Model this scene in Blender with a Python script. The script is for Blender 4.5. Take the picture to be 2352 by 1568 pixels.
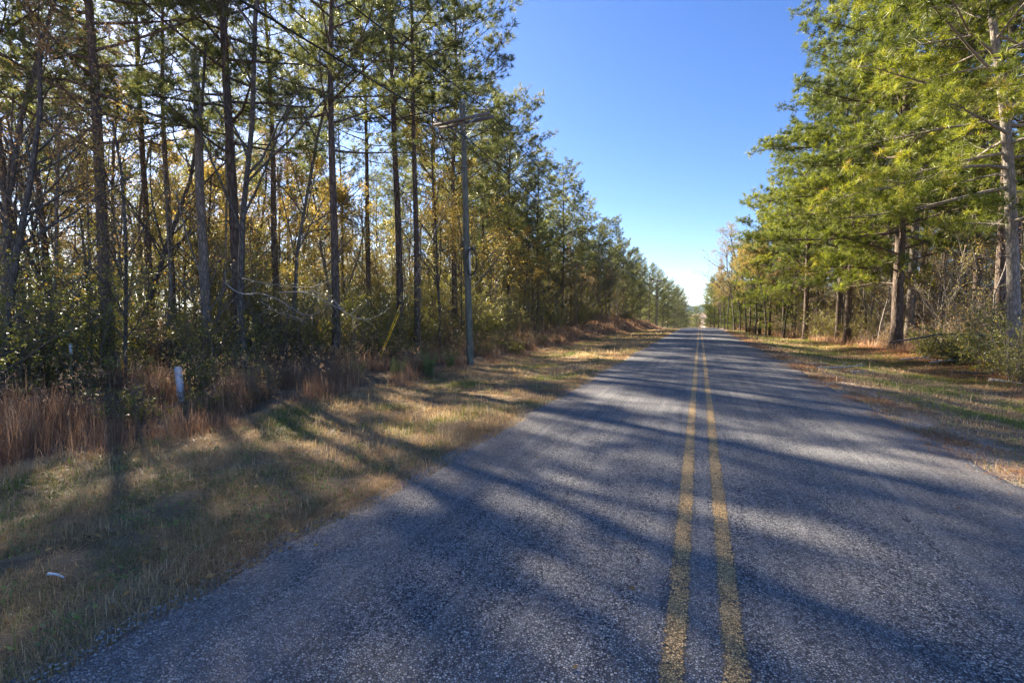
import bpy, math, random
import numpy as np
from mathutils import Vector, Matrix
R = math.radians
for o in list(bpy.data.objects): bpy.data.objects.remove(o)
scn = bpy.context.scene
COL = scn.collection
CAMH = 1.75
# ------------------------------------------------------------------ camera
YAW, PITCH = R(22.4), R(3.46)
cam_d = bpy.data.cameras.new('camera'); cam_d.lens = 16.0; cam_d.sensor_width = 36.0
cam_d.clip_start = 0.05; cam_d.clip_end = 9000
cam = bpy.data.objects.new('camera', cam_d); COL.objects.link(cam)
cam.location = (0, 0, CAMH); cam.rotation_euler = (R(90)-PITCH, 0, YAW)
scn.camera = cam
scn.render.resolution_x, scn.render.resolution_y = 1024, 682
# ------------------------------------------------------------------ light
SUN_EL, SUN_AZ = R(28.3), R(64.1)            # azimuth to the left of the road direction (+Y)
sv = Vector((-math.sin(SUN_AZ)*math.cos(SUN_EL), math.cos(SUN_AZ)*math.cos(SUN_EL), math.sin(SUN_EL)))
ld = bpy.data.lights.new('sun', 'SUN'); ld.energy = 5.0; ld.angle = R(1.0); ld.color = (1, 0.88, 0.70)
lo = bpy.data.objects.new('sun', ld); COL.objects.link(lo)
lo.rotation_euler = sv.to_track_quat('Z', 'Y').to_euler()
w = bpy.data.worlds.new('World'); scn.world = w; w.use_nodes = True
nt = w.node_tree; nt.nodes.clear()
sky = nt.nodes.new('ShaderNodeTexSky'); sky.sky_type = 'NISHITA'; sky.sun_disc = False
sky.sun_elevation = SUN_EL; sky.sun_rotation = -SUN_AZ
sky.altitude = 0; sky.air_density = 0.9; sky.dust_density = 0.15; sky.ozone_density = 3.0
hs = nt.nodes.new('ShaderNodeHueSaturation'); hs.inputs['Saturation'].default_value=1.22; hs.inputs['Hue'].default_value=.513; nt.links.new(sky.outputs[0], hs.inputs['Color'])
bg = nt.nodes.new('ShaderNodeBackground'); bg.inputs[1].default_value = 0.05
wo = nt.nodes.new('ShaderNodeOutputWorld')
nt.links.new(hs.outputs[0], bg.inputs[0]); nt.links.new(bg.outputs[0], wo.inputs[0])
vs = scn.view_settings
vs.view_transform = 'Standard'; vs.look = 'None'; vs.gamma = 1.0; vs.exposure = 2.4; vs.use_curve_mapping = False

# ------------------------------------------------------------------ mesh helpers
def rng(seed): return np.random.default_rng(seed)
class MB:
    def __init__(s): s.V=[]; s.Q=[]; s.T=[]; s.A=[]; s.n=0
    def add(s, v, q=None, t=None, tone=None):
        v = np.asarray(v, float).reshape(-1,3)
        s.V.append(v)
        if q is not None and len(q): s.Q.append(np.asarray(q, int)+s.n)
        if t is not None and len(t): s.T.append(np.asarray(t, int)+s.n)
        s.A.append(np.full(len(v), .5) if tone is None else (np.full(len(v), tone) if np.isscalar(tone) else np.asarray(tone)))
        s.n += len(v)
    def mesh(s, name, mat, smooth=False):
        V = np.vstack(s.V); A = np.concatenate(s.A)
        Q = np.vstack(s.Q) if s.Q else np.zeros((0,4), int)
        T = np.vstack(s.T) if s.T else np.zeros((0,3), int)
        me = bpy.data.meshes.new(name)
        me.vertices.add(len(V)); me.vertices.foreach_set('co', V.astype(np.float32).ravel())
        loops = np.concatenate([Q.ravel(), T.ravel()])
        me.loops.add(len(loops)); me.loops.foreach_set('vertex_index', loops.astype(np.int32))
        starts = np.concatenate([np.arange(len(Q))*4, len(Q)*4+np.arange(len(T))*3])
        me.polygons.add(len(starts)); me.polygons.foreach_set('loop_start', starts.astype(np.int32))
        me.update(calc_edges=True)
        at = me.attributes.new('tone', 'FLOAT', 'POINT'); at.data.foreach_set('value', A.astype(np.float32))
        if smooth: me.polygons.foreach_set('use_smooth', np.ones(len(starts), bool))
        me.materials.append(mat)
        return me
    def tube(s, P, rad, k=6, tone=.5, cap=True):
        P = np.asarray(P, float); n = len(P); rad = np.broadcast_to(np.asarray(rad, float), (n,))
        D = np.gradient(P, axis=0); D /= np.linalg.norm(D, axis=1, keepdims=True)+1e-9
        ref = np.array([0.,0,1]) if abs(D[:,2]).mean() < .8 else np.array([1.,0,0])
        X = np.cross(D, ref); X /= np.linalg.norm(X, axis=1, keepdims=True)+1e-9
        Y = np.cross(D, X)
        a = np.arange(k)*2*np.pi/k
        ring = P[:,None]+rad[:,None,None]*(np.cos(a)[None,:,None]*X[:,None]+np.sin(a)[None,:,None]*Y[:,None])
        i = np.arange(n-1)[:,None]*k; j = np.arange(k)[None]; j2 = (j+1)%k
        q = np.stack([i+j, i+j2, i+k+j2, i+k+j], -1).reshape(-1,4)
        V = ring.reshape(-1,3); t=None
        if cap:
            V = np.vstack([V, P[:1], P[-1:]]); m=n*k; jj=np.arange(k); jn=(jj+1)%k
            t = np.vstack([np.stack([jn, jj, np.full(k,m)],-1), np.stack([(n-1)*k+jj,(n-1)*k+jn,np.full(k,m+1)],-1)])
        s.add(V, q, t, tone)
    def box(s, c, sx, sy, sz, M=None, tone=.5, b=0.0):
        v = np.array([[x,y,z] for z in (-.5,.5) for x,y in ((-.5,-.5),(.5,-.5),(.5,.5),(-.5,.5))])*[sx,sy,sz]
        if M is not None: v = v@np.asarray(M.to_3x3()).T
        s.add(v+np.asarray(c), [[3,2,1,0],[4,5,6,7],[0,1,5,4],[1,2,6,5],[2,3,7,6],[3,0,4,7]], None, tone)
    def lathe(s, c, prof, k=12, tone=.5):
        a = np.arange(k)*2*np.pi/k; n=len(prof)
        V = np.array([[r*math.cos(t), r*math.sin(t), z] for r,z in prof for t in a])+np.asarray(c)
        i = np.arange(n-1)[:,None]*k; j=np.arange(k)[None]; j2=(j+1)%k
        s.add(V, np.stack([i+j,i+j2,i+k+j2,i+k+j],-1).reshape(-1,4), None, tone)

def unit(v): return v/(np.linalg.norm(v, axis=-1, keepdims=True)+1e-9)
def blades(mb, P, D, L, W, tone, r, bend=0.0):
    """thin triangles (needles): base P, direction D, length L, width W"""
    n=len(P); side = unit(np.cross(D, r.normal(size=(n,3))))*np.asarray(W).reshape(-1,1)*.5
    tip = P+D*np.asarray(L).reshape(-1,1); tip[:,2] -= bend*np.asarray(L)
    V = np.stack([P-side, P+side, tip],1).reshape(-1,3)
    mb.add(V, None, np.arange(3*n).reshape(-1,3), np.repeat(tone,3))
def leaves(mb, P, D, L, W, tone, r):
    """leaf shaped quads, slightly folded"""
    n=len(P); L=np.broadcast_to(L,(n,)).reshape(-1,1); W=np.broadcast_to(W,(n,)).reshape(-1,1)
    side = unit(np.cross(D, r.normal(size=(n,3)))); nor=np.cross(side, D)
    m = P+D*L*.45+nor*L*.08
    V = np.stack([P, m-side*W*.5, P+D*L, m+side*W*.5],1).reshape(-1,3)
    mb.add(V, np.arange(4*n).reshape(-1,4), None, np.repeat(tone,4))

# ------------------------------------------------------------------ material helpers
class NM:
    def __init__(s, name):
        s.m = bpy.data.materials.new(name); s.m.use_nodes=True; s.t=s.m.node_tree; s.t.nodes.clear()
        s.out = s.n('ShaderNodeOutputMaterial')
    def n(s, typ, **kw):
        nd = s.t.nodes.new(typ)
        for k,v in kw.items():
            if k.startswith('i_'):
                key=k[2:]; key=int(key) if key.isdigit() else key.replace('_',' ')
                if hasattr(v,'is_output'): s.t.links.new(v, nd.inputs[key])
                else: nd.inputs[key].default_value=v
            else: setattr(nd,k,v)
        return nd
    def l(s,a,b): s.t.links.new(a,b)
    def ramp(s, fac, stops, interp='LINEAR'):
        nd=s.n('ShaderNodeValToRGB'); nd.color_ramp.interpolation=interp
        e=nd.color_ramp.elements
        while len(e)<len(stops): e.new(0.5)
        for x,(p,c) in zip(e,stops):
            x.position=p; x.color=(*c,1) if len(c)==3 else c
        s.l(fac, nd.inputs[0]); return nd.outputs[0]
    def mix(s, f, a, b, mode='MIX'):
        nd=s.n('ShaderNodeMix', data_type='RGBA', blend_type=mode)
        for v,i in ((f,0),(a,6),(b,7)):
            if hasattr(v,'is_output'): s.l(v, nd.inputs[i])
            else: nd.inputs[i].default_value = v if not isinstance(v,tuple) or len(v)==4 else (*v,1)
        return nd.outputs[2]
    def math(s, op, a, b=0.0, clamp=False):
        nd=s.n('ShaderNodeMath', operation=op, use_clamp=clamp)
        for v,i in ((a,0),(b,1)):
            if hasattr(v,'is_output'): s.l(v, nd.inputs[i])
            else: nd.inputs[i].default_value=v
        return nd.outputs[0]
    def obj(s): return s.n('ShaderNodeTexCoord').outputs['Object']
    def noise(s, vec, scale, detail=3, rough=.55, dist=0.0):
        nd=s.n('ShaderNodeTexNoise'); s.l(vec,nd.inputs['Vector'])
        nd.inputs['Scale'].default_value=scale; nd.inputs['Detail'].default_value=detail
        nd.inputs['Roughness'].default_value=rough; nd.inputs['Distortion'].default_value=dist
        return nd.outputs[0]
    def mapv(s, vec, sc):
        nd=s.n('ShaderNodeMapping'); s.l(vec,nd.inputs[0]); nd.inputs['Scale'].default_value=sc; return nd.outputs[0]

def leaf_mat(name, stops, trans=.4, rough=.45, spec=.5, tint=(1,1,1), jitter=.25):
    m=NM(name)
    a=m.n('ShaderNodeAttribute', attribute_name='tone').outputs['Fac']
    oi=m.n('ShaderNodeObjectInfo').outputs['Random']
    f=m.math('ADD', a, m.math('MULTIPLY', m.math('SUBTRACT', oi, .5), jitter), clamp=True)
    c=m.ramp(f, stops)
    p=m.n('ShaderNodeBsdfPrincipled', i_Base_Color=c, i_Roughness=rough)
    p.inputs['Specular IOR Level'].default_value=spec
    tr=m.n('ShaderNodeBsdfTranslucent'); 
    tc=m.mix(1.0, c, (*tint,), 'MULTIPLY'); m.l(tc, tr.inputs[0])
    mx=m.n('ShaderNodeMixShader'); mx.inputs[0].default_value=trans
    m.l(p.outputs[0],mx.inputs[1]); m.l(tr.outputs[0],mx.inputs[2]); m.l(mx.outputs[0],m.out.inputs[0])
    return m.m
def bark_mat(name, c1, c2, c3, scale=1.0, bump=.6, plates=True):
    m=NM(name); v=m.obj()
    vv=m.mapv(v,(9*scale,9*scale,2.2*scale))
    n1=m.noise(vv,1.6,5,.65,.6); n2=m.noise(v,.6,2)
    vo=m.n('ShaderNodeTexVoronoi', feature='DISTANCE_TO_EDGE'); m.l(vv,vo.inputs['Vector']); vo.inputs['Scale'].default_value=1.3
    cr=m.math('MULTIPLY', vo.outputs[0], 3.5, clamp=True) if plates else n1
    c=m.ramp(n1,[(.3,c1),(.5,c2),(.72,c3)])
    oi=m.n('ShaderNodeObjectInfo').outputs['Random']
    c=m.mix(m.math('MULTIPLY',m.math('SUBTRACT',1.0,cr),.7), c, c1)
    hs=m.n('ShaderNodeHueSaturation'); m.l(c,hs.inputs['Color']); m.l(m.math('ADD',.75,m.math('MULTIPLY',oi,.5)),hs.inputs['Value'])
    p=m.n('ShaderNodeBsdfPrincipled', i_Base_Color=hs.outputs[0], i_Roughness=.85)
    p.inputs['Specular IOR Level'].default_value=.2
    h=m.math('ADD', m.math('MULTIPLY',cr,.6), n1)
    b=m.n('ShaderNodeBump', i_Strength=bump, i_Distance=.03, i_Height=h); m.l(b.outputs[0],p.inputs['Normal'])
    m.l(p.outputs[0],m.out.inputs[0]); return m.m
def plain(name, c, rough=.5, metal=0, var=.25, sc=20, bump=.0):
    m=NM(name); n=m.noise(m.obj(),sc,4)
    cc=m.mix(n, tuple(x*(1-var) for x in c), tuple(min(1,x*(1+var)) for x in c))
    p=m.n('ShaderNodeBsdfPrincipled', i_Base_Color=cc, i_Roughness=rough, i_Metallic=metal)
    if bump:
        b=m.n('ShaderNodeBump', i_Strength=bump, i_Distance=.01, i_Height=n); m.l(b.outputs[0],p.inputs['Normal'])
    m.l(p.outputs[0],m.out.inputs[0]); return m.m

M_bark = bark_mat('pine_bark', (.05,.036,.028),(.17,.125,.095),(.30,.24,.19))
M_barkg = bark_mat('grey_bark', (.05,.043,.036),(.15,.13,.11),(.27,.245,.215), 1.6, .3)
M_barkp = bark_mat('pale_bark', (.10,.085,.07),(.27,.23,.19),(.42,.38,.33), 1.4, .4)
M_twig = plain('twig_wood', (.16,.125,.10), .8, sc=6)
M_needle = leaf_mat('pine_needles', [(0,(.06,.075,.032)),(.5,(.145,.165,.06)),(.85,(.26,.265,.09)),(1,(.36,.29,.13))], .52, .42, .5, (1.2,1.2,.8))
M_needle_b = leaf_mat('bright_pine_needles', [(0,(.045,.065,.015)),(.4,(.125,.155,.025)),(.7,(.27,.30,.04)),(.93,(.44,.44,.06)),(1,(.38,.24,.08))], .45, .45, .4, (1.1,1.1,.6))
M_gold = leaf_mat('golden_leaves', [(0,(.15,.13,.05)),(.35,(.28,.25,.08)),(.6,(.42,.33,.09)),(.78,(.44,.27,.08)),(1,(.22,.23,.08))], .5, .5, .4, (1.1,1.0,.7))
M_tan = leaf_mat('tan_leaves', [(0,(.18,.12,.06)),(.5,(.36,.25,.13)),(1,(.50,.35,.15))], .5, .55, .4, (1.1,1,.8))
M_holly = leaf_mat('glossy_leaves', [(0,(.07,.08,.03)),(.45,(.17,.19,.06)),(.72,(.30,.30,.08)),(.88,(.52,.38,.08)),(1,(.56,.30,.06))], .5, .36, .6, (1.3,1.2,.5))
M_olive = leaf_mat('olive_leaves', [(0,(.11,.12,.04)),(.5,(.25,.25,.07)),(.8,(.42,.34,.11)),(1,(.52,.30,.09))], .45, .4, .5, (1.2,1.1,.6))
M_fern = leaf_mat('weed_leaves', [(0,(.12,.17,.06)),(1,(.28,.34,.11))], .4, .5, .4)

# ------------------------------------------------------------------ terrain
_ys=np.arange(-400,4001,1.0)
_sl=np.where(_ys<0,0,np.where(_ys<75,-1.9e-4*_ys,np.where(_ys<130,-.01425-(_ys-75)*.00065,np.where(_ys<300,-.05,np.where(_ys<380,-.05*(380-_ys)/80,0)))))
_zc=np.concatenate([[0],np.cumsum(_sl)])[:-1]; _zc-=np.interp(0,_ys,_zc)
def zc(y): return np.interp(y,_ys,_zc)
def xc(y): y=np.asarray(y,float); return .06-np.where(y>140,(np.minimum(y,400)-140)**2/600,0)
def sm(a,b,x): t=np.clip((x-a)/(b-a),0,1); return t*t*(3-2*t)
def wob(x,y): return .04*np.sin(x*1.3+y*.7)+.03*np.sin(x*.5-y*1.1+2)+.02*np.sin(2.9*x+1.7*y)
LP=([-3000,-60,-30,-13,-10.5,-8.5,-6.5,-4.5,-3.3,-2.7],[.8,.6,.3,.05,-.12,-.24,-.22,-.12,-.05,-.05])
RP=([2.7,3.3,4.2,5.5,7.0,9.0,12,30,60,3000],[-.05,-.05,-.1,-.22,-.30,-.12,.0,.3,.6,.8])
_px=np.array(LP[0]+RP[0]); _pz=np.array(LP[1]+RP[1])
def gz(x,y):
    x=np.asarray(x,float); y=np.asarray(y,float); u=x-xc(y)+.06
    z=zc(y)+np.interp(u,_px,_pz)
    am=sm(3.0,4.5,abs(u)); z=z+am*wob(x,y)
    z=z+1.15*sm(-7,-10.5,u)*sm(34,60,y)*(1-sm(105,140,y))
    # valley sides far beyond the crest
    return z+ sm(20,160,abs(u))*sm(150,320,y)*7
def g1(x,y): return float(gz(x,y))

def link(name, me, parent=None, loc=None):
    o=bpy.data.objects.new(name, me); COL.objects.link(o)
    if parent: o.parent=parent
    if loc is not None: o.location=loc
    return o
def tag(o,label=None,cat=None,group=None,kind=None):
    if label: o['label']=label
    if cat: o['category']=cat
    if group: o['group']=group
    if kind: o['kind']=kind
    return o
def empty(name,loc=(0,0,0),rz=0):
    o=bpy.data.objects.new(name,None); COL.objects.link(o); o.location=loc; o.rotation_euler=(0,0,rz); o.empty_display_size=.3
    return o
def copy_tree(o,parent=None):
    c=o.copy(); COL.objects.link(c)
    if parent: c.parent=parent
    for ch in list(o.children): copy_tree(ch,c)
    return c
F=1045.3
def at(xd, D):
    """ground point seen at display column xd (2352 wide) at depth D"""
    X=(xd-1176)/F*D
    return (X*math.cos(YAW)-D*math.sin(YAW), X*math.sin(YAW)+D*math.cos(YAW))

# ground sheet
def axis(a,b,segs):
    out=[]
    for lo,hi,st in segs: out+=list(np.arange(lo,hi,st))
    return np.array(out+[segs[-1][1]])
gx=axis(0,0,[(-4000,-400,300),(-400,-80,20),(-80,-30,5),(-30,-16,1),(-16,16,.25),(16,30,1),(30,80,5),(80,400,20),(400,4000,300)])
gy=axis(0,0,[(-600,-60,60),(-60,-6,3),(-6,40,.25),(40,140,1),(140,500,5),(500,1000,50),(1000,5000,400)])
X,Y=np.meshgrid(gx,gy,indexing='ij')
Z=gz(X,Y)
r=rng(3); near=(abs(X)<16)&(Y<40)&(Y>-6)
Z=Z+np.where(near,r.normal(size=Z.shape)*.012*(abs(X)>3.4),0)
ni,nj=X.shape
idx=np.arange(ni*nj).reshape(ni,nj)
q=np.stack([idx[:-1,:-1],idx[1:,:-1],idx[1:,1:],idx[:-1,1:]],-1).reshape(-1,4)
m=NM('verge_ground'); v=m.obj()
big=m.noise(v,.55,4,.6,.3); fine=m.noise(v,28,5,.7); mid=m.noise(v,4,4,.6)
sep=m.n('ShaderNodeSeparateXYZ'); m.l(v,sep.inputs[0]); ax=m.math('ABSOLUTE',m.math('ADD',sep.outputs[0],-.06))
c=m.ramp(mid,[(.3,(.13,.09,.055)),(.48,(.28,.20,.12)),(.6,(.38,.29,.18)),(.75,(.17,.18,.07))])
c=m.mix(m.math('MULTIPLY',fine,.8), c, (.09,.06,.04))
grav=m.ramp(m.noise(v,45,3,.6),[(.3,(.18,.13,.10)),(.5,(.40,.31,.24)),(.7,(.56,.47,.39))])
rs=m.n('ShaderNodeMapRange',i_1=-.5,i_2=.5,i_3=0.0,i_4=.75); m.l(sep.outputs[0],rs.inputs[0]); ax=m.math('SUBTRACT',ax,rs.outputs[0])
eg=m.math('ADD',ax,m.math('MULTIPLY',m.math('SUBTRACT',mid,.5),1.0))
mr=m.n('ShaderNodeMapRange',i_1=2.9,i_2=3.25,i_3=1.0,i_4=0.0); m.l(eg,mr.inputs[0])
c=m.mix(mr.outputs[0],c,grav)
# right side shoulder: sandy; wood floor: red brown needle litter
mr2=m.n('ShaderNodeMapRange',i_1=7.4,i_2=9.0,i_3=0.0,i_4=1.0); m.l(m.math('ADD',sep.outputs[0],m.math('MULTIPLY',m.math('SUBTRACT',mid,.5),1.6)),mr2.inputs[0])
lit=m.ramp(fine,[(.3,(.05,.022,.012)),(.55,(.20,.085,.04)),(.75,(.30,.15,.075))])
c=m.mix(mr2.outputs[0],c,lit)
p=m.n('ShaderNodeBsdfPrincipled',i_Base_Color=c,i_Roughness=.95); p.inputs['Specular IOR Level'].default_value=.1
b=m.n('ShaderNodeBump',i_Strength=.8,i_Distance=.03,i_Height=fine); m.l(b.outputs[0],p.inputs['Normal'])
m.l(p.outputs[0],m.out.inputs[0])
mb=MB(); mb.add(np.stack([X,Y,Z],-1).reshape(-1,3), q)
tag(link('ground',mb.mesh('ground',m.m,True)),kind='structure')

# road sheet
ry=axis(0,0,[(-60,-4,2),(-4,30,.12),(30,150,.6),(150,500,5)])
us=np.concatenate([[-1.0,-.985,-.95],np.linspace(-.85,.85,13),[.95,.985,1.0]])
r=rng(5)
def fn(y,s): return .10*np.sin(y*.9+s)+.07*np.sin(y*2.3+2*s)+.04*np.sin(5.1*y+s)+.02*np.sin(13*y+s)
wl=2.80+fn(ry,1)*.55+.14*(1-sm(2,7,ry)); wr=2.92+fn(ry,4)*.55+.22*(1-sm(4,12,ry))
C=xc(ry)
U=us[None,:]; W=np.where(U<0,wl[:,None],wr[:,None])
Xr=C[:,None]+U*W; Yr=np.repeat(ry[:,None],len(us),1)
Zr=zc(Yr)+.05*(1-np.abs(U)**2) - .012
Zr=np.where(abs(U)>=.999,Zr-.05,Zr)
ni,nj=Xr.shape; idx=np.arange(ni*nj).reshape(ni,nj)
q=np.stack([idx[:-1,:-1],idx[:-1,1:],idx[1:,1:],idx[1:,:-1]],-1).reshape(-1,4)
def road_z(x,y):
    x=np.asarray(x,float); y=np.asarray(y,float)
    u=(x-xc(y)); Wd=np.where(u<0,np.interp(y,ry,wl),np.interp(y,ry,wr)); return zc(y)+.05*(1-np.minimum(1,np.abs(u/Wd))**2)-.012
def chip_nodes(m,v):
    vo=m.n('ShaderNodeTexVoronoi',feature='F1'); m.l(v,vo.inputs['Vector']); vo.inputs['Scale'].default_value=72; vo.inputs['Randomness'].default_value=1
    ve=m.n('ShaderNodeTexVoronoi',feature='DISTANCE_TO_EDGE'); m.l(v,ve.inputs['Vector']); ve.inputs['Scale'].default_value=72
    sx=m.n('ShaderNodeSeparateColor'); m.l(vo.outputs['Color'],sx.inputs[0])
    edge=m.math('MULTIPLY',ve.outputs[0],5.5,clamp=True)
    return vo.outputs[0],edge,sx.outputs[0],sx.outputs[1]
m=NM('chip_seal'); v=m.obj()
dist,edge,rnd,rnd2=chip_nodes(m,v)
c=m.ramp(rnd,[(0,(.17,.17,.18)),(.35,(.31,.31,.32)),(.7,(.45,.44,.43)),(.93,(.62,.60,.57)),(1,(.70,.62,.52))])
present=m.math('GREATER_THAN',rnd2,.14)
c=m.mix(m.math('MULTIPLY',edge,present),(.045,.045,.052),c)
big=m.noise(m.mapv(v,(1,.12,1)),1.1,4,.6,.2); blotch=m.noise(v,.5,4,.6)
c=m.mix(m.math('MULTIPLY',m.ramp(big,[(.35,(1,1,1)),(.65,(0,0,0))]),.30),c,(.06,.062,.07))
c=m.mix(m.math('MULTIPLY',m.ramp(blotch,[(.52,(0,0,0)),(.75,(1,1,1))]),.25),c,(.30,.27,.24))
# polished wheel tracks, long streaks; dusty tan grit toward the edges
sep=m.n('ShaderNodeSeparateXYZ'); m.l(v,sep.inputs[0]); ax=m.math('ABSOLUTE',m.math('ADD',sep.outputs[0],-.06))
wv=m.math('ADD',ax,m.math('MULTIPLY',m.math('SUBTRACT',m.noise(m.mapv(v,(.6,.15,1)),1.0,2),.5),.5))
cs=m.math('COSINE',m.math('MULTIPLY',m.math('SUBTRACT',wv,.75),4.83)); tr_=m.math('MULTIPLY',m.math('ADD',cs,.2,True),.2,True)
c=m.mix(tr_,c,(.15,.15,.165))
st=m.noise(m.mapv(v,(1,.035,1)),7,4,.65); c=m.mix(m.math('MULTIPLY',m.ramp(st,[(.45,(0,0,0)),(.7,(1,1,1))]),.35),c,(.42,.40,.38))
mr=m.n('ShaderNodeMapRange',i_1=2.1,i_2=3.0,i_3=0.0,i_4=.75); m.l(m.math('ADD',ax,m.math('MULTIPLY',m.math('SUBTRACT',m.noise(v,2.2,4),.5),1.2)),mr.inputs[0])
c=m.mix(m.math('MULTIPLY',mr.outputs[0],m.noise(v,90,2)),c,(.36,.30,.25))
p=m.n('ShaderNodeBsdfPrincipled',i_Base_Color=c,i_Roughness=.75); p.inputs['Specular IOR Level'].default_value=.22
h=m.math('MULTIPLY',m.math('ADD',m.math('MULTIPLY',edge,present),m.math('MULTIPLY',rnd,.5)),1.0)
b=m.n('ShaderNodeBump',i_Strength=1.0,i_Distance=.012,i_Height=h); m.l(b.outputs[0],p.inputs['Normal'])
m.l(p.outputs[0],m.out.inputs[0])
mb=MB(); mb.add(np.stack([Xr,Yr,Zr],-1).reshape(-1,3),q)
tag(link('road',mb.mesh('road',m.m,True)),kind='structure')
# double yellow line, worn paint on the chips
m=NM('worn_yellow_paint'); v=m.obj()
dist,edge,rnd,rnd2=chip_nodes(m,v)
sep=m.n('ShaderNodeSeparateXYZ'); m.l(v,sep.inputs[0])
wear=m.noise(v,6,4,.6); fn2=m.noise(v,75,3,.6)
a=m.math('ADD',m.math('MULTIPLY',wear,.75),m.math('MULTIPLY',fn2,.9))
a=m.math('ADD',a,m.math('MULTIPLY',rnd,.35)); 
tn=m.n('ShaderNodeAttribute',attribute_name='tone').outputs['Fac']
a=m.math('SUBTRACT',a,m.math('MULTIPLY',tn,.55))
a=m.ramp(a,[(.66,(0,0,0)),(.90,(1,1,1))])
c=m.mix(rnd,(.60,.38,.15),(.86,.57,.25))
c=m.mix(m.math('SUBTRACT',1.0,edge),c,(.12,.08,.03))
p=m.n('ShaderNodeBsdfPrincipled',i_Base_Color=c,i_Roughness=.6)
b=m.n('ShaderNodeBump',i_Strength=1.0,i_Distance=.008,i_Height=m.math('ADD',edge,m.math('MULTIPLY',rnd,.4))); m.l(b.outputs[0],p.inputs['Normal'])
tr=m.n('ShaderNodeBsdfTransparent'); mx=m.n('ShaderNodeMixShader'); m.l(a,mx.inputs[0]); m.l(tr.outputs[0],mx.inputs[1]); m.l(p.outputs[0],mx.inputs[2]); m.l(mx.outputs[0],m.out.inputs[0])
ly=ry[(ry>-40)&(ry<300)]
mb=MB()
for cx in (-.144,.144):
    U=np.array([-.075,-.045,0,.045,.075]); T=np.array([1.,.15,0,.15,1.])
    xx=xc(ly)[:,None]+cx+U[None]+.004*np.sin(ly*.7+cx*9)[:,None]; yy=np.repeat(ly[:,None],5,1); zz=road_z(xx,yy)+.004
    n=len(ly); idx=np.arange(n*5).reshape(n,5)
    mb.add(np.stack([xx,yy,zz],-1).reshape(-1,3),np.stack([idx[:-1,:-1],idx[:-1,1:],idx[1:,1:],idx[1:,:-1]],-1).reshape(-1,4),None,np.tile(T,n))
tag(link('road_marking',mb.mesh('road_marking',m.m)),kind='structure')

# distant hills: wooded ridges
def ridge(y0,amp,base,seed,col1,col2,name,depth=300):
    r=rng(seed); xs=np.linspace(-2600,2600,420); ph=r.uniform(0,6,8)
    prof=base+amp*(.5*np.sin(xs/330+ph[0])+.3*np.sin(xs/140+ph[1])+.1*np.sin(xs/50+ph[2]))+r.normal(size=len(xs))*1.2+1.5*np.sin(xs/9)
    ts=np.linspace(0,1,14); Xg=np.repeat(xs[:,None],len(ts),1)
    Yg=y0+ts[None]*depth*2+xs[:,None]*.05
    Zg=-14+(prof[:,None]+14)*np.sin(np.pi*ts[None])**.7+r.normal(size=Xg.shape)*1.0
    idx=np.arange(Xg.size).reshape(Xg.shape)
    mb=MB(); mb.add(np.stack([Xg,Yg,Zg],-1).reshape(-1,3),np.stack([idx[:-1,:-1],idx[1:,:-1],idx[1:,1:],idx[:-1,1:]],-1).reshape(-1,4))
    m=NM(name+'_mat'); v=m.obj(); n=m.noise(v,.03,5,.7); n2=m.noise(v,.12,3)
    c=m.ramp(m.math('ADD',m.math('MULTIPLY',n,.6),m.math('MULTIPLY',n2,.4)),[(.4,col1),(.6,col2)])
    p=m.n('ShaderNodeBsdfPrincipled',i_Base_Color=c,i_Roughness=1.0); p.inputs['Specular IOR Level'].default_value=0
    b=m.n('ShaderNodeBump',i_Strength=1,i_Distance=8,i_Height=n2); m.l(b.outputs[0],p.inputs['Normal']); m.l(p.outputs[0],m.out.inputs[0])
    tag(link('hills',mb.mesh('hills',m.m,True)),kind='structure')
ridge(850,9,24,4,(.02,.04,.03),(.05,.075,.045),'far_ridge')
ridge(520,5,3,9,(.16,.12,.09),(.26,.20,.15),'near_ridge',150)

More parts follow.
